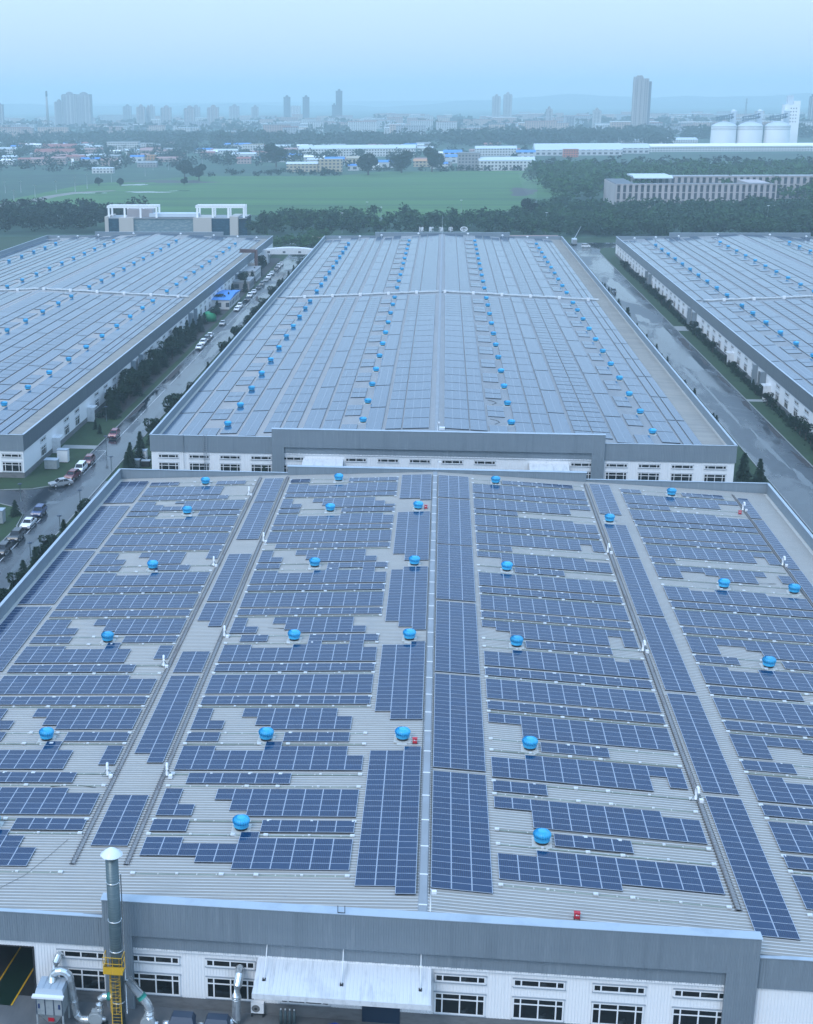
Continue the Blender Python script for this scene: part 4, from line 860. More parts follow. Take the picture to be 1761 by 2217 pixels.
# ------------------------------------------------------------------ cars
C_ = {k: mat('car_paint_'+k, c, .25, coat=.5) for k, c in dict(white=(.78, .8, .82), red=(.20, .008, .03), darkred=(.16, .012, .02), silver=(.36, .38, .40), blue=(.012, .035, .14), black=(.012, .012, .015), grey=(.10, .11, .12)).items()}
M_['tyre'] = mat('tyre', (.012, .012, .012), .8); M_['lampw'] = mat('head_lamp_glass', (.6, .62, .65), .15); M_['lampr'] = mat('tail_lamp', (.35, .01, .01), .3); M_['carg'] = mat('car_glass', (.008, .010, .014), .05)
def car_proto(kind):
    R = empty('parked_car', (0, 0, 0)); hw = .88; 
    if kind == 'sedan': low = [(-2.3, .35), (-2.32, .62), (-2.2, .80), (-1.0, .93), (1.55, .95), (2.2, .88), (2.28, .60), (2.25, .35)]; top = [(-1.05, .92), (-.35, 1.38), (.85, 1.42), (1.65, .94)]
    elif kind == 'suv': low = [(-2.25, .4), (-2.28, .75), (-2.15, .98), (-1.15, 1.08), (2.1, 1.1), (2.25, .9), (2.25, .4)]; top = [(-1.2, 1.06), (-.5, 1.60), (1.5, 1.64), (2.1, 1.08)]
    else: low = [(-2.1, .35), (-2.15, .75), (-1.9, .98), (-1.4, 1.1), (2.1, 1.15), (2.15, .5), (2.1, .35)]; top = [(-1.5, 1.08), (-.85, 1.72), (1.85, 1.75), (2.1, 1.12)]
    def slab(b, prof, w0, w1, m=0):
        n = len(b.v); L = len(prof)
        for sg in (-1, 1):
            for i, (y, z) in enumerate(prof):
                w = w0 if i in (0, L-1) else w1; b.v.append((sg*w, y, z))
        b.f.append(tuple(n+i for i in range(L))); b.f.append(tuple(n+L+i for i in range(L))[::-1]); b.m += [m, m]; b.sm += [False, False]
        for i in range(L): j = (i+1) % L; b.f.append((n+i, n+L+i, n+L+j, n+j)); b.m.append(m); b.sm.append(False)
    b = MB(); slab(b, low, hw-.06, hw); b.build('car_body', C_['white'], R)
    b = MB(); slab(b, [(y, z) for y, z in top], hw-.10, hw-.24); b.build('car_windows', M_['carg'], R)
    b = MB(); (y0, z0), (y1, z1) = top[1], top[2]; b.hexa([(-hw+.23, y0-.03, z0-.02), (hw-.23, y0-.03, z0-.02), (hw-.23, y1+.03, z1-.02), (-hw+.23, y1+.03, z1-.02), (-hw+.28, y0+.05, z0+.05), (hw-.28, y0+.05, z0+.05), (hw-.28, y1-.05, z1+.05), (-hw+.28, y1-.05, z1+.05)])
    for yy in (top[0], top[3]):
        pass
    for sg in (-1, 1):
        for (ya, za), (yb_, zb_) in ((top[0], top[1]), (top[3], top[2])): b.tube([(sg*(hw-.10), ya, za), (sg*(hw-.24), yb_, zb_)], .045, 5)
        b.tube([(sg*(hw-.09), (top[0][0]+top[3][0])/2, top[0][1]), (sg*(hw-.23), (y0+y1)/2, z0)], .04, 4)
    b.build('car_roof', C_['white'], R)
    for sx_ in (-1, 1):
        for y in (-1.38, 1.38):
            b = MB(); b.lathe((sx_*(hw-.12)-.11, y, .32), [(.32, 0), (.32, .22)], 14, axis='x'); o = b.build('wheel', M_['tyre'], R)
            b = MB(); b.lathe((sx_*(hw-.0)-.01, y, .32), [(.18, 0), (.18, .02)], 10, axis='x'); b.build('hub_cap', M_['lampw'], o)
        b = MB(); b.box(sx_*.62-.18, sx_*.62+.18, low[1][0]-.02, low[1][0]+.12, .62, .78); b.build('headlight', M_['lampw'], R)
        b = MB(); b.box(sx_*.66-.14, sx_*.66+.14, 2.16, 2.29, .66, .84); b.build('tail_light', M_['lampr'], R)
    b = MB(); b.box(-.45, .45, low[1][0]-.03, low[1][0]+.1, .40, .56); b.build('front_grille', M_['dark'], R)
    b = MB(); b.box(-.26, .26, low[1][0]-.045, low[1][0]-.03, .42, .53); b.build('number_plate', M_['machine'], R)
    return R
CP_ = {k: car_proto(k) for k in ('sedan', 'suv', 'van')}; reg()
used = set(); MC = {}
def car(kind, col, x, y, rz, label, sc=1):
    src = CP_[kind]
    if kind not in used: o = src; used.add(kind); o.location = (x, y, GZ+.01); o.rotation_euler = (0, 0, rz); new = o
    else: new = copy_tree(src, (x, y, GZ+.01), rz)
    new.name = 'parked_car'
    tag(new, label, 'car', 'cars parked along the left road')
    for ch in [c for c in COL.objects if c.parent == new]:
        if ch.name.startswith(('car_body', 'car_roof')):
            key = (kind, ch.name.split('.')[0], col)
            if key not in MC: me = ch.data.copy(); me.materials.clear(); me.materials.append(C_[col]); MC[key] = me
            ch.data = MC[key]
P_ = [('sedan', 'silver', -71.9, 148.4, -.95, 'silver saloon turning at the road bend, nearest the grass corner'), ('suv', 'darkred', -71.0, 153.6, -.15, 'dark red car behind the silver saloon at the bend'), ('van', 'white', -70.8, 159.2, 0, 'white van between two dark red cars'), ('suv', 'darkred', -70.7, 165.3, 0, 'dark red car behind the white van, last of the near group'),
      ('suv', 'red', -70.8, 188.2, 0, 'lone crimson car parked by the long puddle'), ('suv', 'blue', -70.6, 129.2, 0, 'blue car parked before the crossroads'), ('sedan', 'white', -70.5, 122.3, 0, 'white saloon between the blue and black cars'), ('suv', 'black', -70.4, 115.0, 0, 'black car behind the white saloon, left edge'), ('suv', 'black', -70.4, 107.6, 0, 'black car cut by the left edge of the photo'),
      ('sedan', 'white', -71.1, 299, 0, 'white car at the head of the middle row'), ('suv', 'white', -71.3, 306.5, 0, 'white car second in the middle row'), ('suv', 'grey', -71.3, 313, 0, 'grey car third in the middle row'), ('sedan', 'white', -71.4, 319.6, 0, 'white car fourth in the middle row'), ('sedan', 'silver', -71.2, 344, 0, 'silver car alone by the green tank'),
      ('sedan', 'white', -71.1, 375.5, 0, 'white car in front of the blue roofed shed'), ('suv', 'white', -71.2, 383, 0, 'second white car in front of the blue roofed shed'), ('sedan', 'black', -70.9, 400.5, 0, 'black car just past the blue roofed shed'), ('suv', 'white', -71.3, 410, 0, 'white suv beyond the black car past the shed'), ('sedan', 'white', -71.1, 420, 0, 'white saloon two beyond the black car'),
      ('sedan', 'black', -71, 433, 0, 'black car with gaps on both sides further up'), ('suv', 'grey', -71, 443, 0, 'grey car nearer the arched gate'), ('sedan', 'silver', -71, 455.5, 0, 'silver car four from the arched gate'), ('suv', 'white', -71, 465, 0, 'white suv three from the arched gate'), ('sedan', 'white', -71.3, 478, 0, 'white saloon two from the arched gate'),
      ('suv', 'grey', -71.3, 494, 0, 'grey suv beside the arched gate'), ('suv', 'white', -71.4, 503, 0, 'white suv under the arched gate'), ('sedan', 'white', -71.3, 512, 0, 'farthest white car past the arched gate'),
      ('van', 'grey', 64.9, 428, 0, 'grey van driving on the right hand road'), ('van', 'white', 70.5, 592, 1.4, 'white van at the far end of the right road')]
for k, c, x, y, r_, t in P_: car(k, c, x, y, r_ if True else 0, t)
# ------------------------------------------------------------------ trees
def crown_pts(n, rx, rz, z0, rnd, lumps=7, cone=False):
    P = []
    if cone:
        for i in range(n):
            f = rnd.random()**1.35; z = f*rz; lay = .78+.22*cos(f*30); R0 = rx*(1-f)**.85*lay
            a = rnd.uniform(0, 2*pi); q = R0*rnd.uniform(.55, 1.05)*(1+.15*sin(5*a)); P.append((q*cos(a), q*sin(a), z0+z-.18*q, a))
        return P
    L = [(rnd.uniform(-.55, .55)*rx, rnd.uniform(-.55, .55)*rx, z0+rz*rnd.uniform(.25, .8), rx*rnd.uniform(.38, .62)) for _ in range(lumps)]
    for i in range(n):
        cx, cy, cz, r = rnd.choice(L); u = rnd.uniform(-1, 1); a = rnd.uniform(0, 2*pi); s = math.sqrt(1-u*u); q = r*rnd.uniform(.75, 1.05)
        P.append((cx+q*s*cos(a), cy+q*s*sin(a), cz+q*u*.85 if cz+q*u*.85 > z0*.7 else z0*.7+rnd.random()*rz*.25, a))
    return P
def leaves(b, P, s, rnd, cone=False):
    for x, y, z, a in P:
        d = s*rnd.uniform(.6, 1.25)
        if cone:
            t = Vector((cos(a), sin(a), -.35)); u = Vector((-sin(a), cos(a), rnd.uniform(-.3, .3)))
            t *= d; u *= d*.55
        else:
            t = Vector((rnd.gauss(0, 1), rnd.gauss(0, 1), rnd.gauss(0, .6))).normalized(); u = t.cross(Vector((rnd.gauss(0, 1), rnd.gauss(0, 1), rnd.gauss(0, 1)))).normalized()*d*.7; t = t*d
        p = Vector((x, y, z)); b.quad(tuple(p-t*.5-u*.4), tuple(p-t*.5+u*.4), tuple(p+t*.6+u*.25), tuple(p+t*.6-u*.25))
def tree_proto(name, h, rx, kind, seed, n, s, m):
    rnd = random.Random(seed); R = empty(name, (0, 0, 0)); cone = kind == 'con'
    b = MB()
    if cone: b.tube([(0, 0, 0), (0, 0, h*.5), (0, 0, h*.97)], [.16*h/7, .1*h/7, .02], 6)
    else:
        b.tube([(0, 0, 0), (.05*h*.1, 0, h*.35), (0, .03*h, h*.7)], [.045*h, .03*h, .012*h], 7)
        for i in range(6):
            a = i*1.05+rnd.random(); b.tube([(0, 0, h*(.28+.05*i)), (rx*.35*cos(a), rx*.35*sin(a), h*(.45+.05*i)), (rx*.7*cos(a), rx*.7*sin(a), h*(.58+.05*i))], [.018*h, .012*h, .004*h], 5)
    b.build('tree_trunk', M_['bark'], R)
    b = MB(); leaves(b, crown_pts(n, rx, h*(.92 if cone else .8), h*(.08 if cone else .2), rnd, cone=cone), s, rnd, cone); b.build('tree_crown', m, R)
    return R
TP = [tree_proto('conifer', 5.2, 1.7, 'con', 1, 900, .55, M_['con']), tree_proto('conifer', 4.2, 1.55, 'con', 2, 750, .5, M_['con']), tree_proto('conifer', 3.2, 1.1, 'con', 3, 520, .42, M_['con'])]
BP = [tree_proto('broadleaf_tree', 5.0, 2.0, 'leaf', 4, 900, .5, M_['leafd']), tree_proto('broadleaf_tree', 16, 7.4, 'leaf', 5, 3200, 1.25, M_['leafd'])]
reg(); tu = set()
def tree(pr, x, y, label, group, sc=1.0):
    if not inview(x, y, GZ+3, 60): return
    if id(pr) not in tu: tu.add(id(pr)); o = pr; o.location = (x, y, GZ); o.scale = (sc,)*3
    else: o = copy_tree(pr, (x, y, GZ), random.uniform(0, 6), (sc*random.uniform(.92, 1.08), sc*random.uniform(.92, 1.08), sc*random.uniform(.9, 1.1)))
    tag(o, label, 'tree', group)
rnd = random.Random(11)
ys = [206.5, 210.3, 214.8, 219, 223.3, 227.7, 232, 236.4, 241, 245.6, 250.4, 257, 259.6, 264.7, 269.4, 275, 281, 287.6, 294, 300.6, 307.5, 314.4, 322, 330] + [208, 212.5, 217, 221, 225.5, 230, 234, 239, 243, 248, 253, 262, 267, 272, 278, 284, 291, 297, 304, 311, 318, 326, 334, 346, 352, 366, 384, 388, 402, 408, 414, 424, 432, 440, 452, 462, 474, 486, 498]
for i, y in enumerate(ys): tree(rnd.choice(TP[:2]+BP[:1]), -76.6+rnd.uniform(-2.1, 1.6), y, 'dark verge tree by the left hall, %s from the near end' % nth(i), 'verge trees by the left hall', rnd.uniform(.85, 1.25))
for x, y, t, s in ((-74.8, 128.5, 'young conifer on the grass corner by the blue car', .75), (-76.8, 195, 'small verge tree behind the crimson car', .55), (-74.8, 191, 'smaller verge tree nearest the crimson car', .5)): tree(TP[1], x, y, t, 'verge trees by the left hall', s)
for i, y in enumerate(list(np.arange(60, 131, 2.1))[:34]): 
    if rnd.random() < .3: continue
    tree(rnd.choice(TP+BP[:1]*2), -61.9+rnd.uniform(-.8, .8), y+rnd.uniform(-.8, .8), 'hedge shrub left of the nearest hall, %s from the bottom edge' % nth(i), 'hedge shrubs beside the nearest hall', rnd.uniform(.5, .95))
for i, y in enumerate(np.arange(157, 172, 2.2)): tree(TP[0], -60.6+rnd.uniform(-1, 1), y, 'conifer at the left corner of middle hall, %s in the clump' % nth(i), 'corner conifers', rnd.uniform(.75, 1.0))
for i, y in enumerate(sorted(rnd.sample(list(np.arange(174, 520, 4.1)), 44))): tree(rnd.choice(TP+BP[:1]*2), -61.5+rnd.uniform(-.5, .5), y, 'small tree peeping over the left parapet of middle hall, %s from near end' % nth(i), 'conifers along the middle hall left side', rnd.uniform(.5, 1.05))
for x, y, s, t in ((57.6, 157.5, 1.35, 'tall conifer at the right corner of middle hall'), (60.6, 157.8, 1.1, 'shorter conifer right of the tall corner one')): tree(TP[0], x, y, t, 'corner conifers', s)
for i, y in enumerate((157, 160.5, 205, 210, 231, 246, 262, 270, 279, 286, 300, 309, 318, 330, 339, 358, 366, 374, 381, 390, 402, 415, 430, 442, 455, 470)): tree(rnd.choice(TP), 61.4+rnd.uniform(-.6, .9), y, 'small tree along the right parapet of middle hall, %s from near end' % nth(i), 'small trees along the middle hall right side', rnd.uniform(.5, 1.0))
for i, y in enumerate(np.arange(184, 520, 4.4)):
    if abs(y-237) < 2.5 or abs(y-345) < 6: continue
    tree(rnd.choice(TP[1:]+BP[:1]), 78.7+rnd.uniform(-.6, .6), y, 'small verge tree under the right hall windows, %s from near end' % nth(i), 'verge trees by the right hall', rnd.uniform(.42, .72))
for x, s, t in ((-53, .55, 0), (-44, .6, 1), (-38.5, .8, 2), (-32.8, .8, 3), (38.8, .55, 4)): tree(TP[1], x, 152.9, ['dark shrub at the foot of middle hall, %s from left' % ORD[t]][0], 'shrubs at the foot of the middle hall', s)
for x, y, h, t in ((-183, 1424, 1.75, 'leftmost of the four round trees beyond the field'), (-73, 1260, 1.5, 'second of the four round trees beyond the field'), (-42, 1300, 1.6, 'third of the four round trees beyond the field'), (-12, 1313, 1.55, 'rightmost of the four round trees beyond the field')):
    tree(BP[1], x, y, t, 'big round trees beyond the field', h*.9)
for x, y, h, t in ((-248, 1226, 1.25, 'narrow tree left of its twin in the scrub'), (-225, 1175, 1.2, 'narrow tree right of its twin in the scrub'), (-225, 1100, .5, 'small lone tree in the left field'), (-279, 1087, .55, 'low bush by the white puddles'), (52, 737, 1.0, 'dark tree at the right corner of the field'), (-300, 1095, .6, 'low bush left of the white puddles')):
    tree(BP[1], x, y, t, 'scattered field trees', h*.8)
for i, (x, y0, y1, t) in enumerate([(-78.9, 206, 520, 'by the left hall wall'), (79.3, 176, 236, 'by the right hall wall, near part'), (79.3, 239, 520, 'by the right hall wall, far part'), (-62.3, 60, 130, 'left of nearest hall')]):
    b = MB(); rr = random.Random(i+40)
    for q in range(int((y1-y0)*26)):
        yy = rr.uniform(y0, y1); hh = .6+.4*sin(yy/3.1)+.35*sin(yy/7.3+1); p = Vector((x+rr.gauss(0, .55), yy, GZ+rr.uniform(0, max(.3, hh))))
        leaves(b, [(p.x, p.y, p.z, rr.uniform(0, 6.3))], .42, rr)
    tag(b.build('hedge_row', M_['leafd']), 'ragged low hedge %s' % t, 'hedge', 'low hedges along the halls', 'stuff')
# belts and woods: masses nobody could count
def wood(name, label, pts, h, r, n, s, m, seed):
    rnd_ = random.Random(seed); b = MB()
    for x, y in pts:
        if not inview(x, y, GZ+h/2, 60): continue
        hh = h*rnd_.uniform(.75, 1.2); rr = r*rnd_.uniform(.8, 1.2)
        P = [(x+p[0], y+p[1], GZ+p[2], p[3]) for p in crown_pts(n, rr, hh*.85, hh*.12, rnd_, lumps=5)]
        leaves(b, P, s, rnd_)
    return tag(b.build(name, m), label, 'woodland', None, 'stuff')
def strip(x0, x1, y0, y1, d, seed, curve=lambda x: 0):
    r = random.Random(seed); n = int((x1-x0)*(y1-y0)/(d*d)); return [(x, r.uniform(y0, y1)+curve(x)) for x in (r.uniform(x0, x1) for _ in range(n))]
wood('tree_belt', 'dark belt of trees between the halls and the green field', strip(-104, 62, 640, 730, 9.0, 1), 10.5, 5.0, 120, 1.5, M_['leafm'], 1)
wood('tree_belt', 'dense dark trees left of the pale office building', strip(-330, -185, 650, 770, 9.5, 2), 12, 5.5, 120, 1.6, M_['leafd'], 2)
wood('tree_belt', 'bushy trees beside the far end of the left road', strip(-90, -56, 572, 600, 6, 3)+strip(-72, -60, 600, 640, 6, 4), 6, 3.4, 160, .9, M_['leaf'], 3)
wood('tree_belt', 'dark woodland right of the field round the stone building', [p for p in strip(60, 420, 640, 828, 9, 5)], 8.5, 6, 110, 1.7, M_['leafm'], 5)
wood('tree_belt', 'light green treetops behind the stone building', [p for p in strip(78, 480, 905, 1240, 14, 6)], 14, 8, 100, 2.4, M_['leaf'], 6)
wood('conifer_row', 'even row of dark conifers along the top of the wood', [(x, 1262+random.uniform(-6, 6)) for x in np.arange(92, 480, 4.2)], 17, 4.2, 90, 1.8, M_['con'], 7)
wood('tree_belt', 'blue-green wood belt far beyond the factories', strip(-420, 330, 2050, 2260, 26, 8), 19, 16, 80, 5, M_['leafd'], 8)
wood('tree_belt', 'hazy tree belt at the foot of the town', strip(-900, -250, 2300, 2600, 42, 9), 15, 17, 60, 6, M_['leafd'], 9)
wood('tree_belt', 'hazy tree belt in front of the right hand town', strip(60, 700, 2350, 2500, 30, 10), 18, 17, 60, 6, M_['leafd'], 10)
wood('tree_belt', 'scattered scrub and hedges among the left farmsteads', strip(-700, -330, 1330, 2000, 36, 11)+strip(-330, -180, 1420, 2000, 40, 21)+strip(-900, -420, 2000, 2300, 36, 22), 9, 10, 60, 3, M_['leafd'], 11)
wood('tree_belt', 'trees between the roofs of the far works', strip(-180, 160, 1350, 1950, 60, 12), 11, 8, 60, 3, M_['leafd'], 12)
wood('tree_belt', 'faint treetops among the far town blocks', strip(-1300, 1100, 2900, 4300, 120, 13), 12, 26, 36, 11, M_['leafd'], 13)
wood('hedge_scrub', 'low hedge along the far edge of the field', strip(-100, 95, 1322, 1340, 11, 14)+strip(-240, -100, 1240, 1300, 16, 15), 5, 4, 60, 1.6, M_['leafd'], 14)
# ------------------------------------------------------------------ land beyond
poly_sheet('field', [(-270, 812), (-30, 770), (66, 800), (95, 870), (98, 1100), (92, 1330), (-60, 1322), (-110, 1240), (-240, 1250), (-320, 1120), (-330, 900)], GZ-.006, M_['field'])
poly_sheet('dirt_track', [(-330, 800), (-312, 838), (-300, 912), (-300, 960), (-292, 1006), (-268, 1030), (-275, 1036), (-303, 1012), (-312, 966), (-312, 915), (-330, 880)], GZ, M_['dirt'])
for i, (x, y, rx, ry) in enumerate([(-284, 1003, 12, 5), (-238, 1013, 20, 7), (-271, 1112, 10, 10), (-215, 1030, 8, 3)]): blob('puddle', x, y, rx, ry, GZ+.01, M_['puddle'], 100+i)
for i, (x, y, rx, ry) in enumerate([(45, 815, 4, 14), (62, 1010, 12, 40), (-250, 1160, 40, 25)]): blob('bare_patch', x, y, rx, ry, GZ+.004, M_['mud'], 110+i)
b = MB(); n = 160; X = np.linspace(-9000, 9000, n); rn = np.random.RandomState(3)
def ridge(x): return 26+36*math.exp(-((x-2300)/1500)**2)+38*math.exp(-((x-900)/700)**2)+25*math.exp(-((x+3200)/1600)**2)+9*sin(x/310)+6*sin(x/127+1)+4*sin(x/61)
for x in X: b.v += [(x, 9000, GZ-1), (x, 9900, GZ+ridge(x)), (x, 11500, GZ-1)]
for i in range(n-1):
    for j in (0, 1): b.f.append((3*i+j, 3*i+3+j, 3*i+4+j, 3*i+1+j)); b.m.append(0); b.sm.append(True)
tag(b.build('hills', M_['hill']), kind='structure')
# ------------------------------------------------------------------ buildings beyond
WALLS = {}
def wallmat(col, floor=3.1, bay=3.6, win=(.05, .07, .09)):
    key = (col, floor, bay)
    if key in WALLS: return WALLS[key]
    m = bpy.data.materials.new('building_wall'); m.use_nodes = True; t = m.node_tree; p = t.nodes['Principled BSDF']; p.inputs['Roughness'].default_value = .7
    c = N(t, 'ShaderNodeTexCoord'); sp = N(t, 'ShaderNodeSeparateXYZ'); t.links.new(c.outputs['Object'], sp.inputs[0])
    ad_ = N(t, 'ShaderNodeMath', operation='ADD'); t.links.new(sp.outputs['X'], ad_.inputs[0]); t.links.new(sp.outputs['Y'], ad_.inputs[1])
    def g(o, per, lo):
        q = N(t, 'ShaderNodeMath', operation='PINGPONG'); t.links.new(o, q.inputs[0]); q.inputs[1].default_value = per/2
        l = N(t, 'ShaderNodeMath', operation='GREATER_THAN'); t.links.new(q.outputs[0], l.inputs[0]); l.inputs[1].default_value = per/2*lo; return l.outputs[0]
    a, d = g(ad_.outputs[0], bay, .45), g(sp.outputs['Z'], floor, .5)
    mu = N(t, 'ShaderNodeMath', operation='MULTIPLY'); t.links.new(a, mu.inputs[0]); t.links.new(d, mu.inputs[1])
    mx = N(t, 'ShaderNodeMix', data_type='RGBA'); t.links.new(mu.outputs[0], mx.inputs[0]); mx.inputs[6].default_value = (*col, 1); mx.inputs[7].default_value = (*win, 1); t.links.new(mx.outputs[2], p.inputs['Base Color'])
    WALLS[key] = m; return m
RF = {k: mat('roof_'+k, c, .5) for k, c in dict(blue=(.03, .22, .62), red=(.30, .09, .07), white=(.93, .94, .95), grey=(.26, .28, .30), pink=(.36, .20, .18), pale=(.55, .62, .68), beige=(.42, .36, .26), orange=(.50, .24, .10), dark=(.06, .07, .09), concrete=(.30, .285, .27)).items()}
def bld(x, y, w, h, d, wall, roof, label, name='building', cat='building', gable=0, group=None, rz=0, extra=None):
    R = empty(name, (x, y+d/2, GZ), (0, 0, rz)); tag(R, label, cat, group); hw, hd = w/2, d/2
    b = MB(); b.box(-hw, hw, -hd, hd, 0, h); b.build('building_wall', wall, R)
    b = MB(); o = .4
    if gable: # ridge along x
        b.quad((-hw-o, -hd-o, h), (hw+o, -hd-o, h), (hw+o, 0, h+gable), (-hw-o, 0, h+gable)); b.quad((-hw-o, 0, h+gable), (hw+o, 0, h+gable), (hw+o, hd+o, h), (-hw-o, hd+o, h))
        b.tri((-hw-o, -hd-o, h), (-hw-o, 0, h+gable), (-hw-o, hd+o, h)); b.tri((hw+o, -hd-o, h), (hw+o, hd+o, h), (hw+o, 0, h+gable)); b.quad((-hw-o, -hd-o, h), (-hw-o, hd+o, h), (hw+o, hd+o, h), (hw+o, -hd-o, h))
    else: b.box(-hw-.2, hw+.2, -hd-.2, hd+.2, h, h+.6)
    b.build('building_roof', RF[roof], R)
    if extra: extra(R, w, h, d)
    return R
def tower(x, y, w, h, col, label, d=None, group='tower blocks on the hazy skyline', steps=True, glass=False):
    d = d or w*.8
    def ex_(R, w, h, d):
        if steps: b = MB(); b.box(-w*.22, w*.22, -d*.3, d*.3, h+.6, h+4.5); b.box(-w*.1, w*.12, -d*.2, d*.1, h+4.5, h+6.5); b.build('lift_tower', wallmat(col), R)
        if not glass:
            for fx_ in (-.5, -.17, .17, .5):
                b = MB(); b.box(w*fx_-w*.07, w*fx_+w*.07, -d/2-.9, -d/2, 0, h-1.5); b.build('balcony_stack', wallmat((.42, .42, .42), 3.1, 9), R)
        else: b = MB(); b.box(-w*.5-.3, w*.5+.3, -d/2-.4, -d/2-.02, h-4, h+1); b.build('crown_band', RF['dark'], R)
    return bld(x, y, w, h, d, wallmat(col), 'grey', label, 'tower_block', 'tower block', group=group, extra=ex_)
bg = (.34, .33, .35); dk = (.10, .125, .15)
for a in [(-1032, 3600, 20, 71, bg, 'lower tower on the left side of the big tower cluster'), (-1004, 3600, 33, 90, bg, 'tall left tower of the big left cluster'), (-965, 3600, 38, 89, bg, 'tall right tower of the big left cluster'), (-1200, 3600, 22, 65, bg, 'tower cut by the left edge of the photo'),
          (-1005, 4300, 23, 55, (.22, .24, .27), 'small tower above the long low block'), (-795, 3539, 20, 56, (.45, .38, .38), 'pinkish tower, first of the pale row'), (-779, 3560, 10, 54, (.45, .38, .38), 'narrow pinkish tower touching the first of the row'), (-927, 4300, 20, 54, bg, 'fainter tower behind the first pinkish pair'),
          (-747, 3636, 25, 53, (.45, .38, .38), 'pinkish tower second of the pale row'), (-657, 3493, 25, 52, (.45, .38, .38), 'pinkish tower third of the pale row'), (-784, 4300, 24, 51, bg, 'faint tower behind the third pinkish one'), (-601, 3529, 27, 53, (.45, .38, .38), 'pinkish tower fourth of the pale row'),
          (-661, 4300, 28, 52, bg, 'faint square tower right of the pale row'), (-595, 4300, 20, 49, bg, 'faint thin tower left of the dark slabs'), (144, 4000, 21, 74, (.48, .46, .46), 'left of the twin pale towers'), (176, 4000, 22, 79, (.48, .46, .46), 'right of the twin pale towers'),
          (240, 3245, 14, 44, (.5, .48, .48), 'slim pale tower right of the twin towers'), (356, 3307, 18, 39, (.5, .47, .44), 'short pale tower left of the great tower'), (870, 3400, 15, 67, dk, 'dark tower cut by the right edge of the photo')]: tower(*a)
for a in [(-494, 4300, 20, 78, dk, 'left dark glass slab'), (-434, 4300, 20, 77, dk, 'middle dark glass slab'), (-323, 4200, 19, 94, dk, 'tallest dark glass slab with lower wing'), (-338, 4205, 13, 53, dk, 'lower wing against the tallest dark slab')]: tower(*a, glass=True)
for a in [(-498, 4600, 29, 50, (.7, .7, .7), 'white block between two dark slabs'), (185, 3536, 22, 19, (.7, .68, .64), 'white low block below the twin towers'), (288, 3229, 20, 27, (.16, .16, .2), 'dark block with white top near the slim tower')]: tower(*a, steps=False)
def ex_t(R, w, h, d):
    for x0 in (-.5, -.18, .14, .44): b = MB(); b.box(w*x0-1.6, w*x0+1.6, -d/2-1.6, -d/2, 0, h-2); b.build('balcony_stack', wallmat((.42, .38, .37), 3.1, 9), R)
    b = MB(); b.box(-w*.5, w*.12, -d*.4, d*.4, h+.6, h+4); b.box(-w*.3, w*.05, -d*.3, d*.2, h+4, h+6.5); b.build('roof_crown', wallmat((.42, .38, .37)), R)
    b = MB(); b.box(w*.5, w*.72, -d*.3, d*.45, 0, h-5); b.build('rear_wing', wallmat((.24, .24, .28)), R)
bld(374, 2699, 27, 103, 24, wallmat((.40, .35, .34)), 'grey', 'great brownish tower block standing alone right of centre', 'tower_block', 'tower block', extra=ex_t)
bld(-1085, 4500, 127, 27, 30, wallmat((.4, .42, .45)), 'grey', 'long low slab block on the skyline behind the left trees', 'apartment_block', 'apartment block')
# chimney and masts
R = empty('factory_chimney', (-977, 3300, GZ)); b = MB(); b.lathe((0, 0, 0), [(4.2, 0), (2.2, 92)], 14); b.build('chimney_shaft', RF['concrete'], R); b = MB(); b.lathe((0, 0, 84), [(2.6, 0), (2.5, 13)], 14); b.build('dark_top', RF['dark'], R); tag(R, 'slim tall chimney at far left skyline', 'chimney')
def pylon(x, y, h, label, w=3):
    R = empty('lattice_mast', (x, y, GZ)); b = MB()
    for sx_, sy_ in ((-1, -1), (1, -1), (1, 1), (-1, 1)): b.tube([(sx_*w, sy_*w, 0), (sx_*.3, sy_*.3, h)], .35, 4)
    for i in range(8):
        z0, z1 = h*i/8, h*(i+1)/8; q0, q1 = w*(1-i/8)+.3, w*(1-(i+1)/8)+.3; b.tube([(-q0, -q0, z0), (q1, -q1, z1)], .2, 4); b.tube([(q0, -q0, z0), (-q1, -q1, z1)], .2, 4)
    b.build('lattice', RF['grey'], R); b = MB(); b.box(-w, w, -.3, .3, h*.82, h*.84); b.box(-w*.8, w*.8, -.3, .3, h*.92, h*.94); b.build('cross_arm', RF['grey'], R); tag(R, label, 'mast')
pylon(736, 3500, 64, 'hazy lattice mast left of the silos')
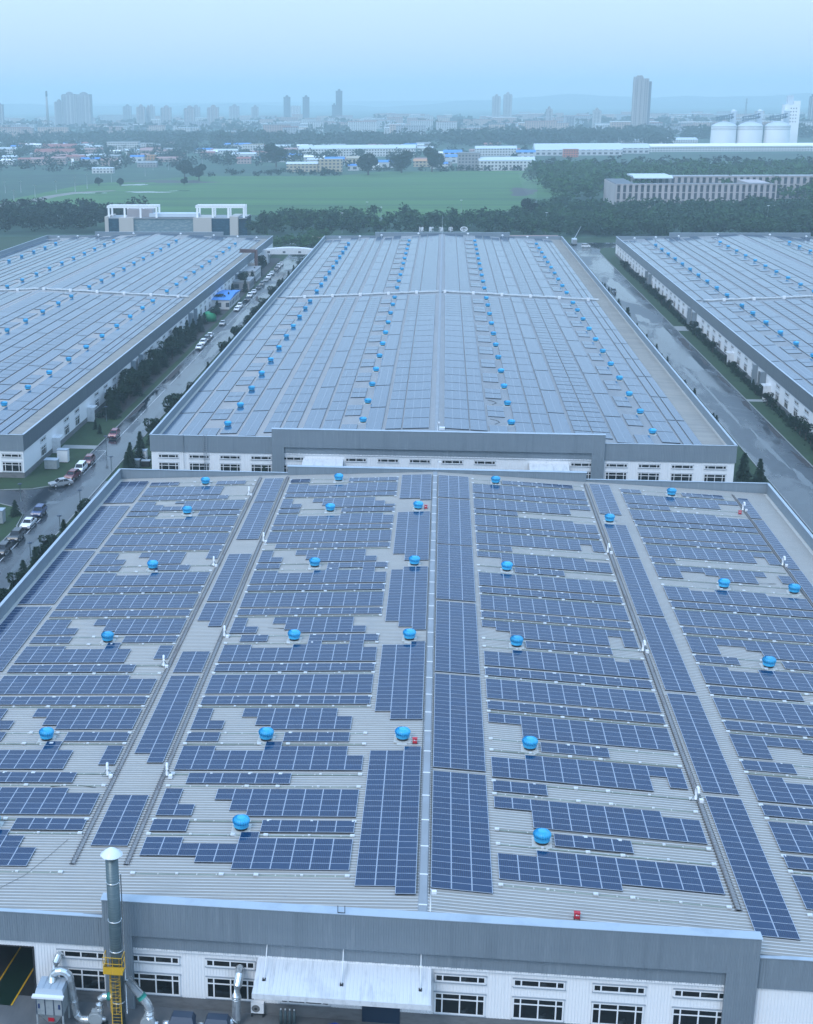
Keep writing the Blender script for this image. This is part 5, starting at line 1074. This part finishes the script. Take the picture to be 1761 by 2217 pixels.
# silos
for i, (x, y) in enumerate([(391, 1950), (427, 1950), (464, 1950)]):
    R = empty('grain_silo', (x, y, GZ)); tag(R, 'great white concrete silo, %s of three from left' % ORD[i], 'silo', 'white silos behind the wood')
    b = MB(); b.lathe((0, 0, 0), [(17.3, 0), (17.3, 30)], 40, caps=False); b.build('silo_wall', RF['white'], R)
    for z in (24.5, 26.6, 28.6): b = MB(); b.lathe((0, 0, z), [(17.5, 0), (17.5, .6)], 40, caps=False); b.build('grey_band', RF['grey'], R)
    b = MB(); b.lathe((0, 0, 29), [(17.3, 0.8), (13, 3.4), (6, 6.2), (2, 6.8), (0, 6.8)], 40, caps=False); b.build('silo_dome', RF['pale'], R)
    b = MB()
    for s in range(7): b.tube([(-11+s*3.4, -4+s*.5, 36+s*.5), (-11+s*3.4, -4+s*.5, 41+s*.9)], .6, 4)
    b.box(-12, 12, -5, -2, 41.5, 42.5); b.tube([(-13, -4, 37), (12, -1, 41)], .7, 5); b.tube([(-13, -4, 41), (12, -1, 46)], .7, 5); b.build('conveyor_bridge', mat('conveyor_blue', (.08, .14, .20), .6), R)
    b = MB(); b.box(9, 16, 2, 8, 30, 49); b.hexa([(8.5, 1.5, 49), (16.5, 1.5, 49), (16.5, 8.5, 49), (8.5, 8.5, 49), (11.5, 4.5, 52), (13, 4.5, 52), (13, 5.5, 52), (11.5, 5.5, 52)]); b.build('head_house', RF['pale'], R)
def ex_e(R, w, h, d):
    for r in range(5):
        for c in range(3): b = MB(); b.box(-2.5+c*3.6, -1.2+c*3.6, -d/2-.15, -d/2, h-24+r*4.6, h-22.2+r*4.6); b.build('window', RF['dark'], R)
    b = MB(); b.box(2, w/2, -d/2, d/2, h, h+5.5); b.build('stair_tower', RF['white'], R)
    b = MB(); b.box(-w/2+4, -w/2+12, -d/4, d/4, h+.6, h+13); b.build('top_house', RF['pale'], R)
bld(492, 1992, 21, 57, 18, RF['white'], 'white', 'white elevator tower with small square windows beside the silos', 'elevator_tower', 'elevator tower', extra=ex_e)
# stone building with open frames
def facade(R, w, h, y, bays, floors, m, win):
    b = MB(); b.box(-w/2, w/2, y, y+1.0, h-1.0, h)
    for f in range(floors+1): b.box(-w/2, w/2, y, y+.9, h*f/floors*.93, h*f/floors*.93+.6)
    p = w/bays
    for i in range(bays+1):
        ww = p*.24; x = -w/2+i*p; b.box(max(-w/2, x-ww), min(w/2, x+ww), y-.15, y+.85, 0, h)
    b.build('pier_grid', m, R); b = MB(); b.box(-w/2+.2, w/2-.2, y+.9, y+1.2, 0, h-.5); b.build('window_recess', win, R)
st = mat('pink_grey_stone', (.46, .41, .41), .8, noise=[((.05, .05, .05), .4, .7, (.38, .345, .35))])
R = empty('stone_building', (165, 843, GZ)); tag(R, 'long unfinished pink-grey stone building with courtyard amid the woods', 'building')
facade(R, 103, 15.6, 0, 27, 3, st, RF['dark'])
b = MB(); b.box(-51.5, 51.5, 1.2, 15, 0, 14.9); b.box(-51.5, -38, 15, 70, 0, 14.9); b.box(38, 51.5, 15, 60, 0, 14.9); b.build('wing_block', st, R)
b = MB(); b.box(-51, 51, 1.2, 14.8, 14.9, 15.3); b.box(-51, -38.2, 15, 69, 14.9, 15.3); b.build('dark_roof_deck', RF['dark'], R)
R2_ = empty('stone_building', (230, 925, GZ)); tag(R2_, 'rear stone wing with tall slit windows behind the long one', 'building'); facade(R2_, 190, 16, 0, 44, 3, st, RF['dark']); b = MB(); b.box(-95, 95, 1.2, 16, 0, 15.7); b.build('wing_block', st, R2_); b = MB(); b.box(-95, 95, 1.1, 16, 15.7, 16.1); b.build('flat_roof', RF['grey'], R2_)
b = MB(); b.box(133, 160, 915, 945, GZ+16, GZ+17); b.hexa([(133, 905, GZ+15.5), (160, 905, GZ+15.5), (160, 915, GZ+17), (133, 915, GZ+17), (133, 905, GZ+16), (160, 905, GZ+16), (160, 915, GZ+17.5), (133, 915, GZ+17.5)]); tag(b.build('canopy_roof', RF['pale']), 'pale sloping roof slab at the left end of the stone building', 'canopy')
# office block at the far left end
R = empty('office_building', (-144, 640, GZ)); tag(R, 'pale office building with blue glass and roof pergolas beyond left hall', 'office building')
cr_ = mat('cream_stone', (.50, .47, .44), .7); gl = mat('blue_glass', (.015, .05, .085), .12, noise=[((.4, .4, 1.2), .5, .6, (.03, .085, .13))]); gp_ = mat('pale_glass', (.16, .24, .28), .2, noise=[((.5, .5, 2), .45, .65, (.30, .36, .38))])
for nm, x0, x1, y0, y1, z0, z1, m in (('stone_pier', -39, -37, -.6, 18, 0, 11, cr_), ('stone_pier', -31, -23, -1, 18, 0, 10.4, cr_), ('stone_pier', 10, 20, -1, 18, 0, 10.4, cr_), ('stone_pier', 30, 34.5, -.6, 18, 0, 11, cr_), ('glass_wall', -37, -31, 0, 18, 0, 9.8, gl), ('glass_wall', 20, 30, 0, 18, 0, 9.8, gl),
                                      ('atrium_glass', -23, 10, .6, 18, 0, 9.6, gp_), ('glass_return', 34.5, 39, 2, 18, 0, 10.6, gl), ('roof_slab', -39, 39, 0, 20, 9.8, 10.2, RF['grey']), ('roof_house', -28, -14, 6, 14, 10.2, 14.4, st), ('roof_terrace', -15, 12, 3, 12, 10.5, 12.3, RF['pale'])):
    b = MB(); b.box(x0, x1, y0, y1, z0, z1); b.build(nm, m, R)
for x0, x1 in ((-38, -10), (11, 38)):
    b = MB(); b.box(x0, x1, 1, 1.6, 15.4, 16.8); b.box(x0, x1, 9, 9.6, 15.4, 16.8)
    x = x0
    while x < x1: b.box(x, x+.4, 1, 9.6, 16.2, 16.7); x += 1.6
    for x in np.linspace(x0+.5, x1-1, 4): b.box(x, x+1, 1.1, 1.5, 10.2, 15.4); b.box(x, x+1, 9.1, 9.5, 10.2, 15.4)
    b.build('roof_pergola', RF['white'], R)
# gate canopy with characters on top
R = empty('gate_canopy', (-219, 700, GZ)); tag(R, 'grey gate canopy topped with small sign characters left of office', 'gate')
b = MB(); b.box(-15, 15, -3, 5, -1+5, 5.2); b.build('canopy_slab', RF['grey'], R)
for x in (-12, -5, 4, 11): b = MB(); b.box(x, x+.8, 0, 1, 0, 4); b.build('post', RF['grey'], R)
for i in range(8):
    b = MB(); x = -8+i*2.5; r = random.Random(i)
    b.box(x, x+1.5, -1, -.9, 6.4, 6.6); b.box(x+.65, x+.85, -1.05, -.95, 5.2, 6.9); b.box(x+.1, x+1.4, -1, -.9, 5.9-.2*r.random(), 6.0)
    if i % 2: b.box(x, x+.2, -1, -.9, 5.2, 6.6); b.box(x+1.3, x+1.5, -1, -.9, 5.2, 6.6)
    b.build('sign_character', RF['white'], R)
# roof sign on the middle hall, read from behind
def sign():
    R = empty('roof_sign', (0, 557.5, 1.2)); tag(R, 'white rooftop sign of a round logo and four characters, seen from behind', 'sign')
    for ch, x in (('华', 4.0), ('航', -.55), ('精', -5.1), ('制', -9.8)):
        cu = bpy.data.curves.new('sign_character', 'FONT'); cu.body = ch; cu.size = 2.3; cu.extrude = .12; cu.offset = .035; cu.align_x = 'CENTER'; cu.materials.append(M_['whitep'])
        tmp = bpy.data.objects.new('tmp', cu); me = bpy.data.meshes.new_from_object(tmp); bpy.data.objects.remove(tmp); me.materials.clear(); me.materials.append(M_['whitep'])
        o = bpy.data.objects.new('sign_character', me); COL.objects.link(o); o.parent = R; o.location = (x, 0, .25); o.rotation_euler = (pi/2, 0, pi)
    b = MB()
    for i in range(28):
        a0, a1 = 2*pi*i/28, 2*pi*(i+1)/28; f = lambda a, k: (10.2+1.75*k*cos(a), 1.15+1.15*k*sin(a))
        (x0, z0), (x1, z1), (x2, z2), (x3, z3) = f(a0, 1), f(a1, 1), f(a1, .72), f(a0, .72)
        b.hexa([(x0, -.1, z0), (x1, -.1, z1), (x2, -.1, z2), (x3, -.1, z3), (x0, .1, z0), (x1, .1, z1), (x2, .1, z2), (x3, .1, z3)])
    b.box(9.2, 11.2, -.1, .1, .95, 1.2); b.box(9.5, 9.85, -.1, .1, .55, 1.6); b.box(10.5, 10.85, -.1, .1, .55, 1.5)
    b.build('sign_logo', M_['whitep'], R)
    b = MB(); b.box(-11, 12, -.05, .05, .0, .08)
    for x in (-11, -5, 0, 5, 12): b.box(x-.05, x+.05, .1, .2, -.9, .5)
    b.build('sign_frame', M_['trim'], R)
sign()
# works and farmsteads beyond the field: (x, y, w, h, depth, wall, roof, gable, label)
wl = wallmat((.55, .56, .58), 5, 7); wbg = wallmat((.46, .38, .27), 3.2, 4); wp = wallmat((.45, .33, .31), 3.1, 3.6); ww = wallmat((.62, .62, .62), 3.2, 3.6); wg = wallmat((.30, .29, .30), 3.2, 3.4)
for a in [(63, 1333, 56, 10, 40, ww, 'pale', 3, 'long white warehouse at the right end of the field'), (25, 1345, 23, 17, 12, wg, 'grey', 0, 'grey block of flats left of the white warehouse'), (-112, 1700, 150, 10, 45, ww, 'pale', 4, 'very long white works hall with small windows'),
          (-144, 1321, 32, 8, 14, wbg, 'pale', 2, 'beige house row left of the blue roofs'), (-115, 1319, 24, 12, 12, wbg, 'beige', 0, 'taller beige house beside the row'), (-183, 1600, 17, 6, 16, wl, 'blue', 2, 'small blue roofed shed left of the works hall'), (-121, 1450, 21, 7, 16, wl, 'blue', 2.5, 'bright blue shed in front of works hall'),
          (-93, 1345, 11, 5, 10, wl, 'blue', 1.5, 'tiny blue shed by the second round tree'), (10, 1600, 22, 8, 20, wl, 'blue', 3, 'blue roofed shed right of the fourth round tree'), (17, 1500, 31, 7, 22, wl, 'blue', 2.5, 'wider blue roofed shed behind the grey flats'), (65, 1700, 52, 9, 30, ww, 'pale', 3, 'white roofed hall behind the white warehouse'),
          (97, 1600, 22, 8, 20, wl, 'blue', 2.5, 'blue roofed shed behind the warehouse right end'), (-267, 1850, 28, 11, 14, ww, 'beige', 0, 'cream two storey building on the left skyline of farms'), (-349, 1307, 22, 5, 8, ww, 'pale', 1, 'low white farm row in the scrub'), (-364, 1612, 13, 6, 10, wallmat((.52, .26, .12), 3, 4), 'orange', 0, 'small orange house among the farms'),
          (-332, 1570, 29, 4, 10, wp, 'pink', 2, 'long pink roofed barn'), (-473, 1935, 48, 13, 14, ww, 'grey', 0, 'pale apartment row with many windows, left'), (-445, 1968, 21, 10, 14, ww, 'grey', 0, 'short apartment block right of the apartment row'), (-457, 1649, 26, 5, 10, ww, 'white', 1, 'white long shed below the red roofs'), (-448, 1704, 11, 5, 9, ww, 'white', 0, 'small white shed beside the long one'),
          (-518, 1726, 54, 7, 12, wp, 'red', 4, 'row of red roofed houses at far left'), (-414, 1856, 32, 4, 14, wp, 'pink', 3, 'pink roofed hall right of the red roofs'), (-560, 1900, 50, 8, 14, wp, 'red', 4, 'second row of red roofed houses behind the first'), (-60, 1400, 26, 6, 14, wl, 'blue', 2, 'blue shed between second and third round trees'),
          (-22, 1420, 22, 6, 14, wbg, 'orange', 2, 'orange walled shed between third and fourth round trees'), (-78, 1360, 20, 5, 10, ww, 'white', 1.5, 'white house left of the second round tree'), (-95, 1480, 30, 7, 16, wbg, 'beige', 2, 'pale beige hall behind the second round tree'), (-5, 1380, 18, 5, 12, ww, 'blue', 1.5, 'blue and white shed beside the fourth round tree'),
          (385, 1800, 229, 7, 40, ww, 'white', 3, 'very long bright white roof in front of the silos'), (333, 2150, 117, 5, 50, ww, 'pale', 3, 'pale warehouse with dotted windows left of silos'), (228, 1750, 68, 7, 40, wl, 'pale', 5, 'pale arched roof left of the bright white roof'), (168, 1700, 108, 7, 60, wl, 'pale', 7, 'wide pale roof above the conifer row'),
          (154, 1650, 18, 9, 12, wallmat((.50, .14, .08), 3, 3), 'red', 0, 'red roof plant in front of the wide pale roof'), (-90, 1760, 36, 8, 20, wl, 'blue', 3, 'blue roof peeping right of the long works hall'), (-310, 1990, 40, 7, 18, wl, 'blue', 2, 'blue roofed shed in the left middle distance'), (-250, 1640, 30, 6, 16, wl, 'pale', 2, 'pale shed right of the orange house')]:
    bld(*a[:6], a[6], a[8], 'low_building', 'building', gable=a[7])
R = empty('storage_tank', (-419, 1451, GZ)); b = MB(); b.lathe((0, 0, 0), [(1.6, 0), (1.6, 9)], 12); b.build('tank_body', RF['white'], R); b = MB(); b.lathe((0, 0, 9), [(1.6, 0), (.1, 1)], 12); b.build('tank_top', RF['beige'], R); tag(R, 'lone white upright tank among the left scrub', 'tank')
rnd = random.Random(21); k = 0
for i in range(275):
    y = rnd.uniform(2650, 4900); x = rnd.uniform(-.36*y+60, .27*y); h = rnd.choice([9, 12, 15, 18, 22]); w = rnd.uniform(22, 75)
    if not inview(x, y, GZ, 0): continue
    c = rnd.choice([(.50, .34, .28), (.55, .40, .33), (.55, .55, .56), (.40, .40, .43), (.6, .6, .6), (.45, .30, .26)])
    R = empty('town_house_block', (x, y, GZ)); tag(R, 'low block of the hazy far town', 'building', 'low blocks of the hazy town')
    b = MB(); b.box(-w/2, w/2, 0, 14, 0, h); b.build('building_wall', wallmat(c, 3.1, 5), R); b = MB(); b.box(-w/2-.5, w/2+.5, -.5, 14.5, h, h+1.2); b.build('building_roof', RF[rnd.choice(['red', 'grey', 'white', 'pink', 'grey', 'pale'])], R); k += 1
rnd = random.Random(33)
for i in range(100):
    y = rnd.uniform(1420, 2200); x = rnd.uniform(-.36*y, -.12*y) if i < 75 else rnd.uniform(-.12*y, .07*y)
    if 2030 < y < 2280 and x > -430: continue
    w = rnd.uniform(12, 34); h = rnd.uniform(4, 7)
    R = empty('farm_house', (x, y, GZ)); ro, wa, nm = rnd.choice([('red', wp, 'red'), ('white', ww, 'white'), ('blue', wl, 'blue'), ('pink', wp, 'pink'), ('pale', ww, 'pale'), ('grey', wg, 'grey')])
    tag(R, 'small %s roofed farm or works building in the hazy middle distance' % nm, 'building', 'small buildings in the hazy middle distance')
    b = MB(); b.box(-w/2, w/2, 0, 9, 0, h); b.build('building_wall', wa, R); b = MB(); b.hexa([(-w/2-.4, -.4, h), (w/2+.4, -.4, h), (w/2+.4, 9.4, h), (-w/2-.4, 9.4, h), (-w/2-.4, 4.3, h+1.8), (w/2+.4, 4.3, h+1.8), (w/2+.4, 4.7, h+1.8), (-w/2-.4, 4.7, h+1.8)]); b.build('building_roof', RF[ro], R)
# ------------------------------------------------------------------ left lane sheds
bld(-78.5, 378, 8.5, 3.4, 26, ww, 'blue', 'white shed with bright blue roof by the car-lined road', 'shed', 'shed', gable=.9)
R = empty('green_tank', (-76.9, 352, GZ)); b = MB(); b.lathe((0, 0, 0), [(2.3, 0), (2.3, 2.6)], 20); b.build('tank_body', mat('green_tank_paint', (.01, .22, .09), .45), R); b = MB(); b.lathe((0, 0, 2.6), [(2.3, 0), (1.4, .5), (.3, .7), (0, .7)], 20, caps=False); b.build('tank_dome', mat('green_tank_top', (.012, .27, .11), .45), R); tag(R, 'round green tank beside the blue roofed shed', 'tank')
bld(-77.5, 428, 7, 3, 14, wg, 'grey', 'grey flat shed beyond the blue roofed one', 'shed', 'shed'); bld(-78, 452, 6, 4, 18, ww, 'grey', 'pale lean-to shed near the brown pipe bridge', 'shed', 'shed')
R = empty('pipe_bridge', (-80, 470, GZ)); br = mat('brown_steel', (.10, .05, .045), .6); b = MB()
for y in (0, 4): b.box(2.6, 3.0, y, y+.4, 0, 10.4); b.box(-4, 3, y, y+.4, 10.0, 10.5)
b.build('bridge_frame', br, R); b = MB(); b.tube([(-4, 2, 10.7), (2.8, 2, 10.7), (2.8, 2, 1)], .8, 8); b.build('brown_pipe', br, R); b = MB(); b.box(-3.5, 2.4, .2, 4.2, 0, 5.5); b.build('pump_house', RF['concrete'], R); tag(R, 'brown steel pipe bridge crossing onto left hall roof', 'pipe bridge')
R = empty('arched_gate', (-68, 516, GZ)); b = MB(); n = 20
for i in range(n):
    x0, x1 = -14+28*i/n, -14+28*(i+1)/n; z = lambda x: 6.0+1.3*cos(x/14*pi/2)
    lo = 4.4 if -10 < (x0+x1)/2 < 10 else 0
    b.hexa([(x0, 0, lo), (x1, 0, lo), (x1, 5, lo), (x0, 5, lo), (x0, 0, z(x0)), (x1, 0, z(x1)), (x1, 5, z(x1)), (x0, 5, z(x0))])
b.build('arch_wall', M_['canopy'], R)
for x in (-10, -3, 4): b = MB(); b.box(x, x+1.2, -.1, 0, 5.0, 5.8); b.build('window', RF['dark'], R)
tag(R, 'white arched gatehouse spanning the far left road', 'gatehouse')
for i, (x, y, w, h, t) in enumerate([(-76.3, 166.2, 2.2, 2.6, 'taller white utility cabinet on the corner grass'), (-77.2, 160.8, 2.6, 1.9, 'lower grey-white utility cabinet on the corner grass'), (-60.0, 167, 2.2, 2.6, 'white utility cabinet by the middle hall corner'), (-60.6, 163, 2.0, 1.6, 'low grey cabinet by the middle hall corner'), (-76.6, 124, 2.4, 2.4, 'pale cabinet at the left edge of the photo'), (-58.5, 164, 1.6, 1.2, 'dark low unit by the middle hall corner')]):
    R = empty('utility_cabinet', (x, y, GZ)); tag(R, t, 'cabinet'); m = M_['whitep'] if i in (0, 2) else M_['collector'] if i != 5 else M_['dark']
    b = MB(); b.box(-w/2, w/2, -w*.35, w*.35, .1, h); b.build('cabinet_body', m, R); b = MB(); b.box(-w/2-.1, w/2+.1, -w*.35-.1, w*.35+.1, h, h+.12); b.build('cabinet_lid', M_['coping'], R)
    for sx_ in (-.5, .02): b = MB(); b.box(sx_*w+.05, (sx_+.48)*w-.05, -w*.35-.03, -w*.35, .25, h-.15); b.build('cabinet_door', m, R)
def lamp(x, y, h, label, group, name='lamp_post', two=False):
    R = empty(name, (x, y, GZ)); b = MB(); b.tube([(0, 0, 0), (0, 0, h)], [.08 if h < 7 else .14, .05 if h < 7 else .09], 6); b.build('post', M_['galvd'] if h < 7 else M_['collector'], R)
    b = MB(); b.lathe((0, 0, h-.1), [(.12, 0), (.42 if h < 7 else .8, .12), (.42 if h < 7 else .8, .2), (.1, .28)], 10); b.build('lamp_head', M_['machtop'] if h < 7 else M_['whitep'], R); tag(R, label, 'lamp post', group)
for i, (x, y, t) in enumerate([(-69.4, 174.9, 'by the footpath end'), (-76.2, 203, 'in the verge beyond crimson car'), (-64.2, 133.8, 'at the crossing by the hedge'), (-64.3, 103, 'in the hedge near left edge'), (-76.4, 137.0, 'beside the crossroads grass corner'), (-64.2, 158, 'by the corner conifer clump'), (-63.6, 118, 'in the hedge opposite the white saloon'), (66.5, 127, 'on the right road near crossing')]):
    lamp(x, y, 3.4, 'short dark lamp post %s' % t, 'short lamp posts')
for i, (x, y, h, t) in enumerate([(-55, 663, 11, 'left of the middle hall sign'), (56, 665, 11, 'right of the middle hall sign'), (177, 687, 13, 'in front of the stone building'), (-45, 731, 12, 'in the belt above the left hall gap'), (-36, 718, 10, 'beside another in the belt'), (11, 746, 12, 'behind the lightning rod'), (131, 787, 9, 'left in front of stone building'), (196, 755, 8, 'right in front of stone building')]):
    lamp(x, y, h, 'tall pale pole %s' % t, 'tall poles in the tree belt')
def upole(x, y, h, label):
    R = empty('utility_pole', (x, y, GZ)); b = MB(); b.tube([(0, 0, 0), (0, 0, h)], [.28, .16], 5); b.build('pole', M_['collector'], R); b = MB(); b.box(-1.2, 1.2, -.12, .12, h-1.2, h-.9); b.build('cross_arm', M_['collector'], R); tag(R, label, 'utility pole', 'utility poles in the left field')
for i, (x, y) in enumerate([(-355, 1002), (-314, 894), (-344, 1009), (-317, 958), (-314, 1008), (-300, 1015), (-300, 1054), (-311, 1141), (-302, 1150), (-292, 1250), (-309, 1369), (-292, 1368), (-312, 1589), (-274, 1476), (-510, 2500), (-800, 2760)]):
    upole(x, y, 13 if y > 1010 else 10, 'pale utility pole, %s counting away across the left field' % ORD[i])
bld(-62, 600, 20, 3.2, 6, st, 'pink', 'low pink-brown wall block behind middle hall left end', 'low_building', 'building'); bld(45, 603, 26, 3.4, 8, st, 'pink', 'low pink-brown block behind middle hall right end', 'low_building', 'building')
bld(-270, 615, 9, 3, 5, RF['white'], 'white', 'white cabin at the far left beyond left hall', 'cabin', 'cabin')
blob('red_paving', 58, 575, 3.5, 9, GZ+.005, mat('red_paving', (.22, .07, .06), .8), 200)
b = MB(); b.tube([(0, 0, 3), (3, 0, 9)], .15, 5); b.box(-1.2, 1.2, -2, 2, .6, 3); 
R = empty('truck_crane', (66, 606, GZ)); b.build('crane_body', RF['pale'], R); b = MB(); b.box(-1.1, 1.1, -3.6, -2.1, .5, 2.6); b.build('crane_cab', RF['grey'], R); b = MB()
for y in (-2.8, 0, 1.5): b.lathe((-1.2, y, .5), [(.5, 0), (.5, 2.4)], 10, axis='x')
b.build('wheel_set', M_['tyre'], R); tag(R, 'small truck crane with raised jib at far end of right road', 'crane')
# ------------------------------------------------------------------ haze: a closed box of pale air
sm = bpy.data.materials.new('smoke_plume'); sm.use_nodes = True; t = sm.node_tree; t.nodes.clear()
vo = N(t, 'ShaderNodeVolumePrincipled', i={'Color': (.85, .9, .95, 1), 'Density': .16}); om = N(t, 'ShaderNodeOutputMaterial'); t.links.new(vo.outputs[0], om.inputs['Volume'])
s2 = sm.copy(); s2.name = 'thin_smoke'; s2.node_tree.nodes[0].inputs['Density'].default_value = .006
for m_, prof, dx in ((sm, [(.8, 0), (1.8, 1.5), (2.3, 4), (1.9, 6.5), (1.2, 8.5), (.5, 10)], 0), (s2, [(1.0, 7), (3.2, 11), (4.8, 18), (5.5, 26), (3.6, 34), (1.0, 39)], -2)):
    b = MB(); n0 = 0; b.lathe((0, 0, 0), prof, 18)
    b.v = [(x*(1+.22*sin(1.3*z+x))+dx*.12*z+.7*sin(z*.7), y*(1+.2*cos(1.7*z)), z) for x, y, z in b.v]
    tag(b.build('smoke', m_, None, (55.5, 748, GZ+2)), 'pale smoke rising at the right corner of the field', 'smoke', kind='stuff')
b = MB(); b.box(-9500, 9500, -300, 12500, GZ-1.2, 185)
hm = bpy.data.materials.new('haze_air'); hm.use_nodes = True; t = hm.node_tree; t.nodes.clear()
vo = N(t, 'ShaderNodeVolumePrincipled', i={'Color': (.76, .95, 1.0, 1), 'Density': 2.35e-4, 'Anisotropy': .1}); om = N(t, 'ShaderNodeOutputMaterial'); t.links.new(vo.outputs[0], om.inputs['Volume'])
hz = b.build('haze', hm); tag(hz, kind='stuff')
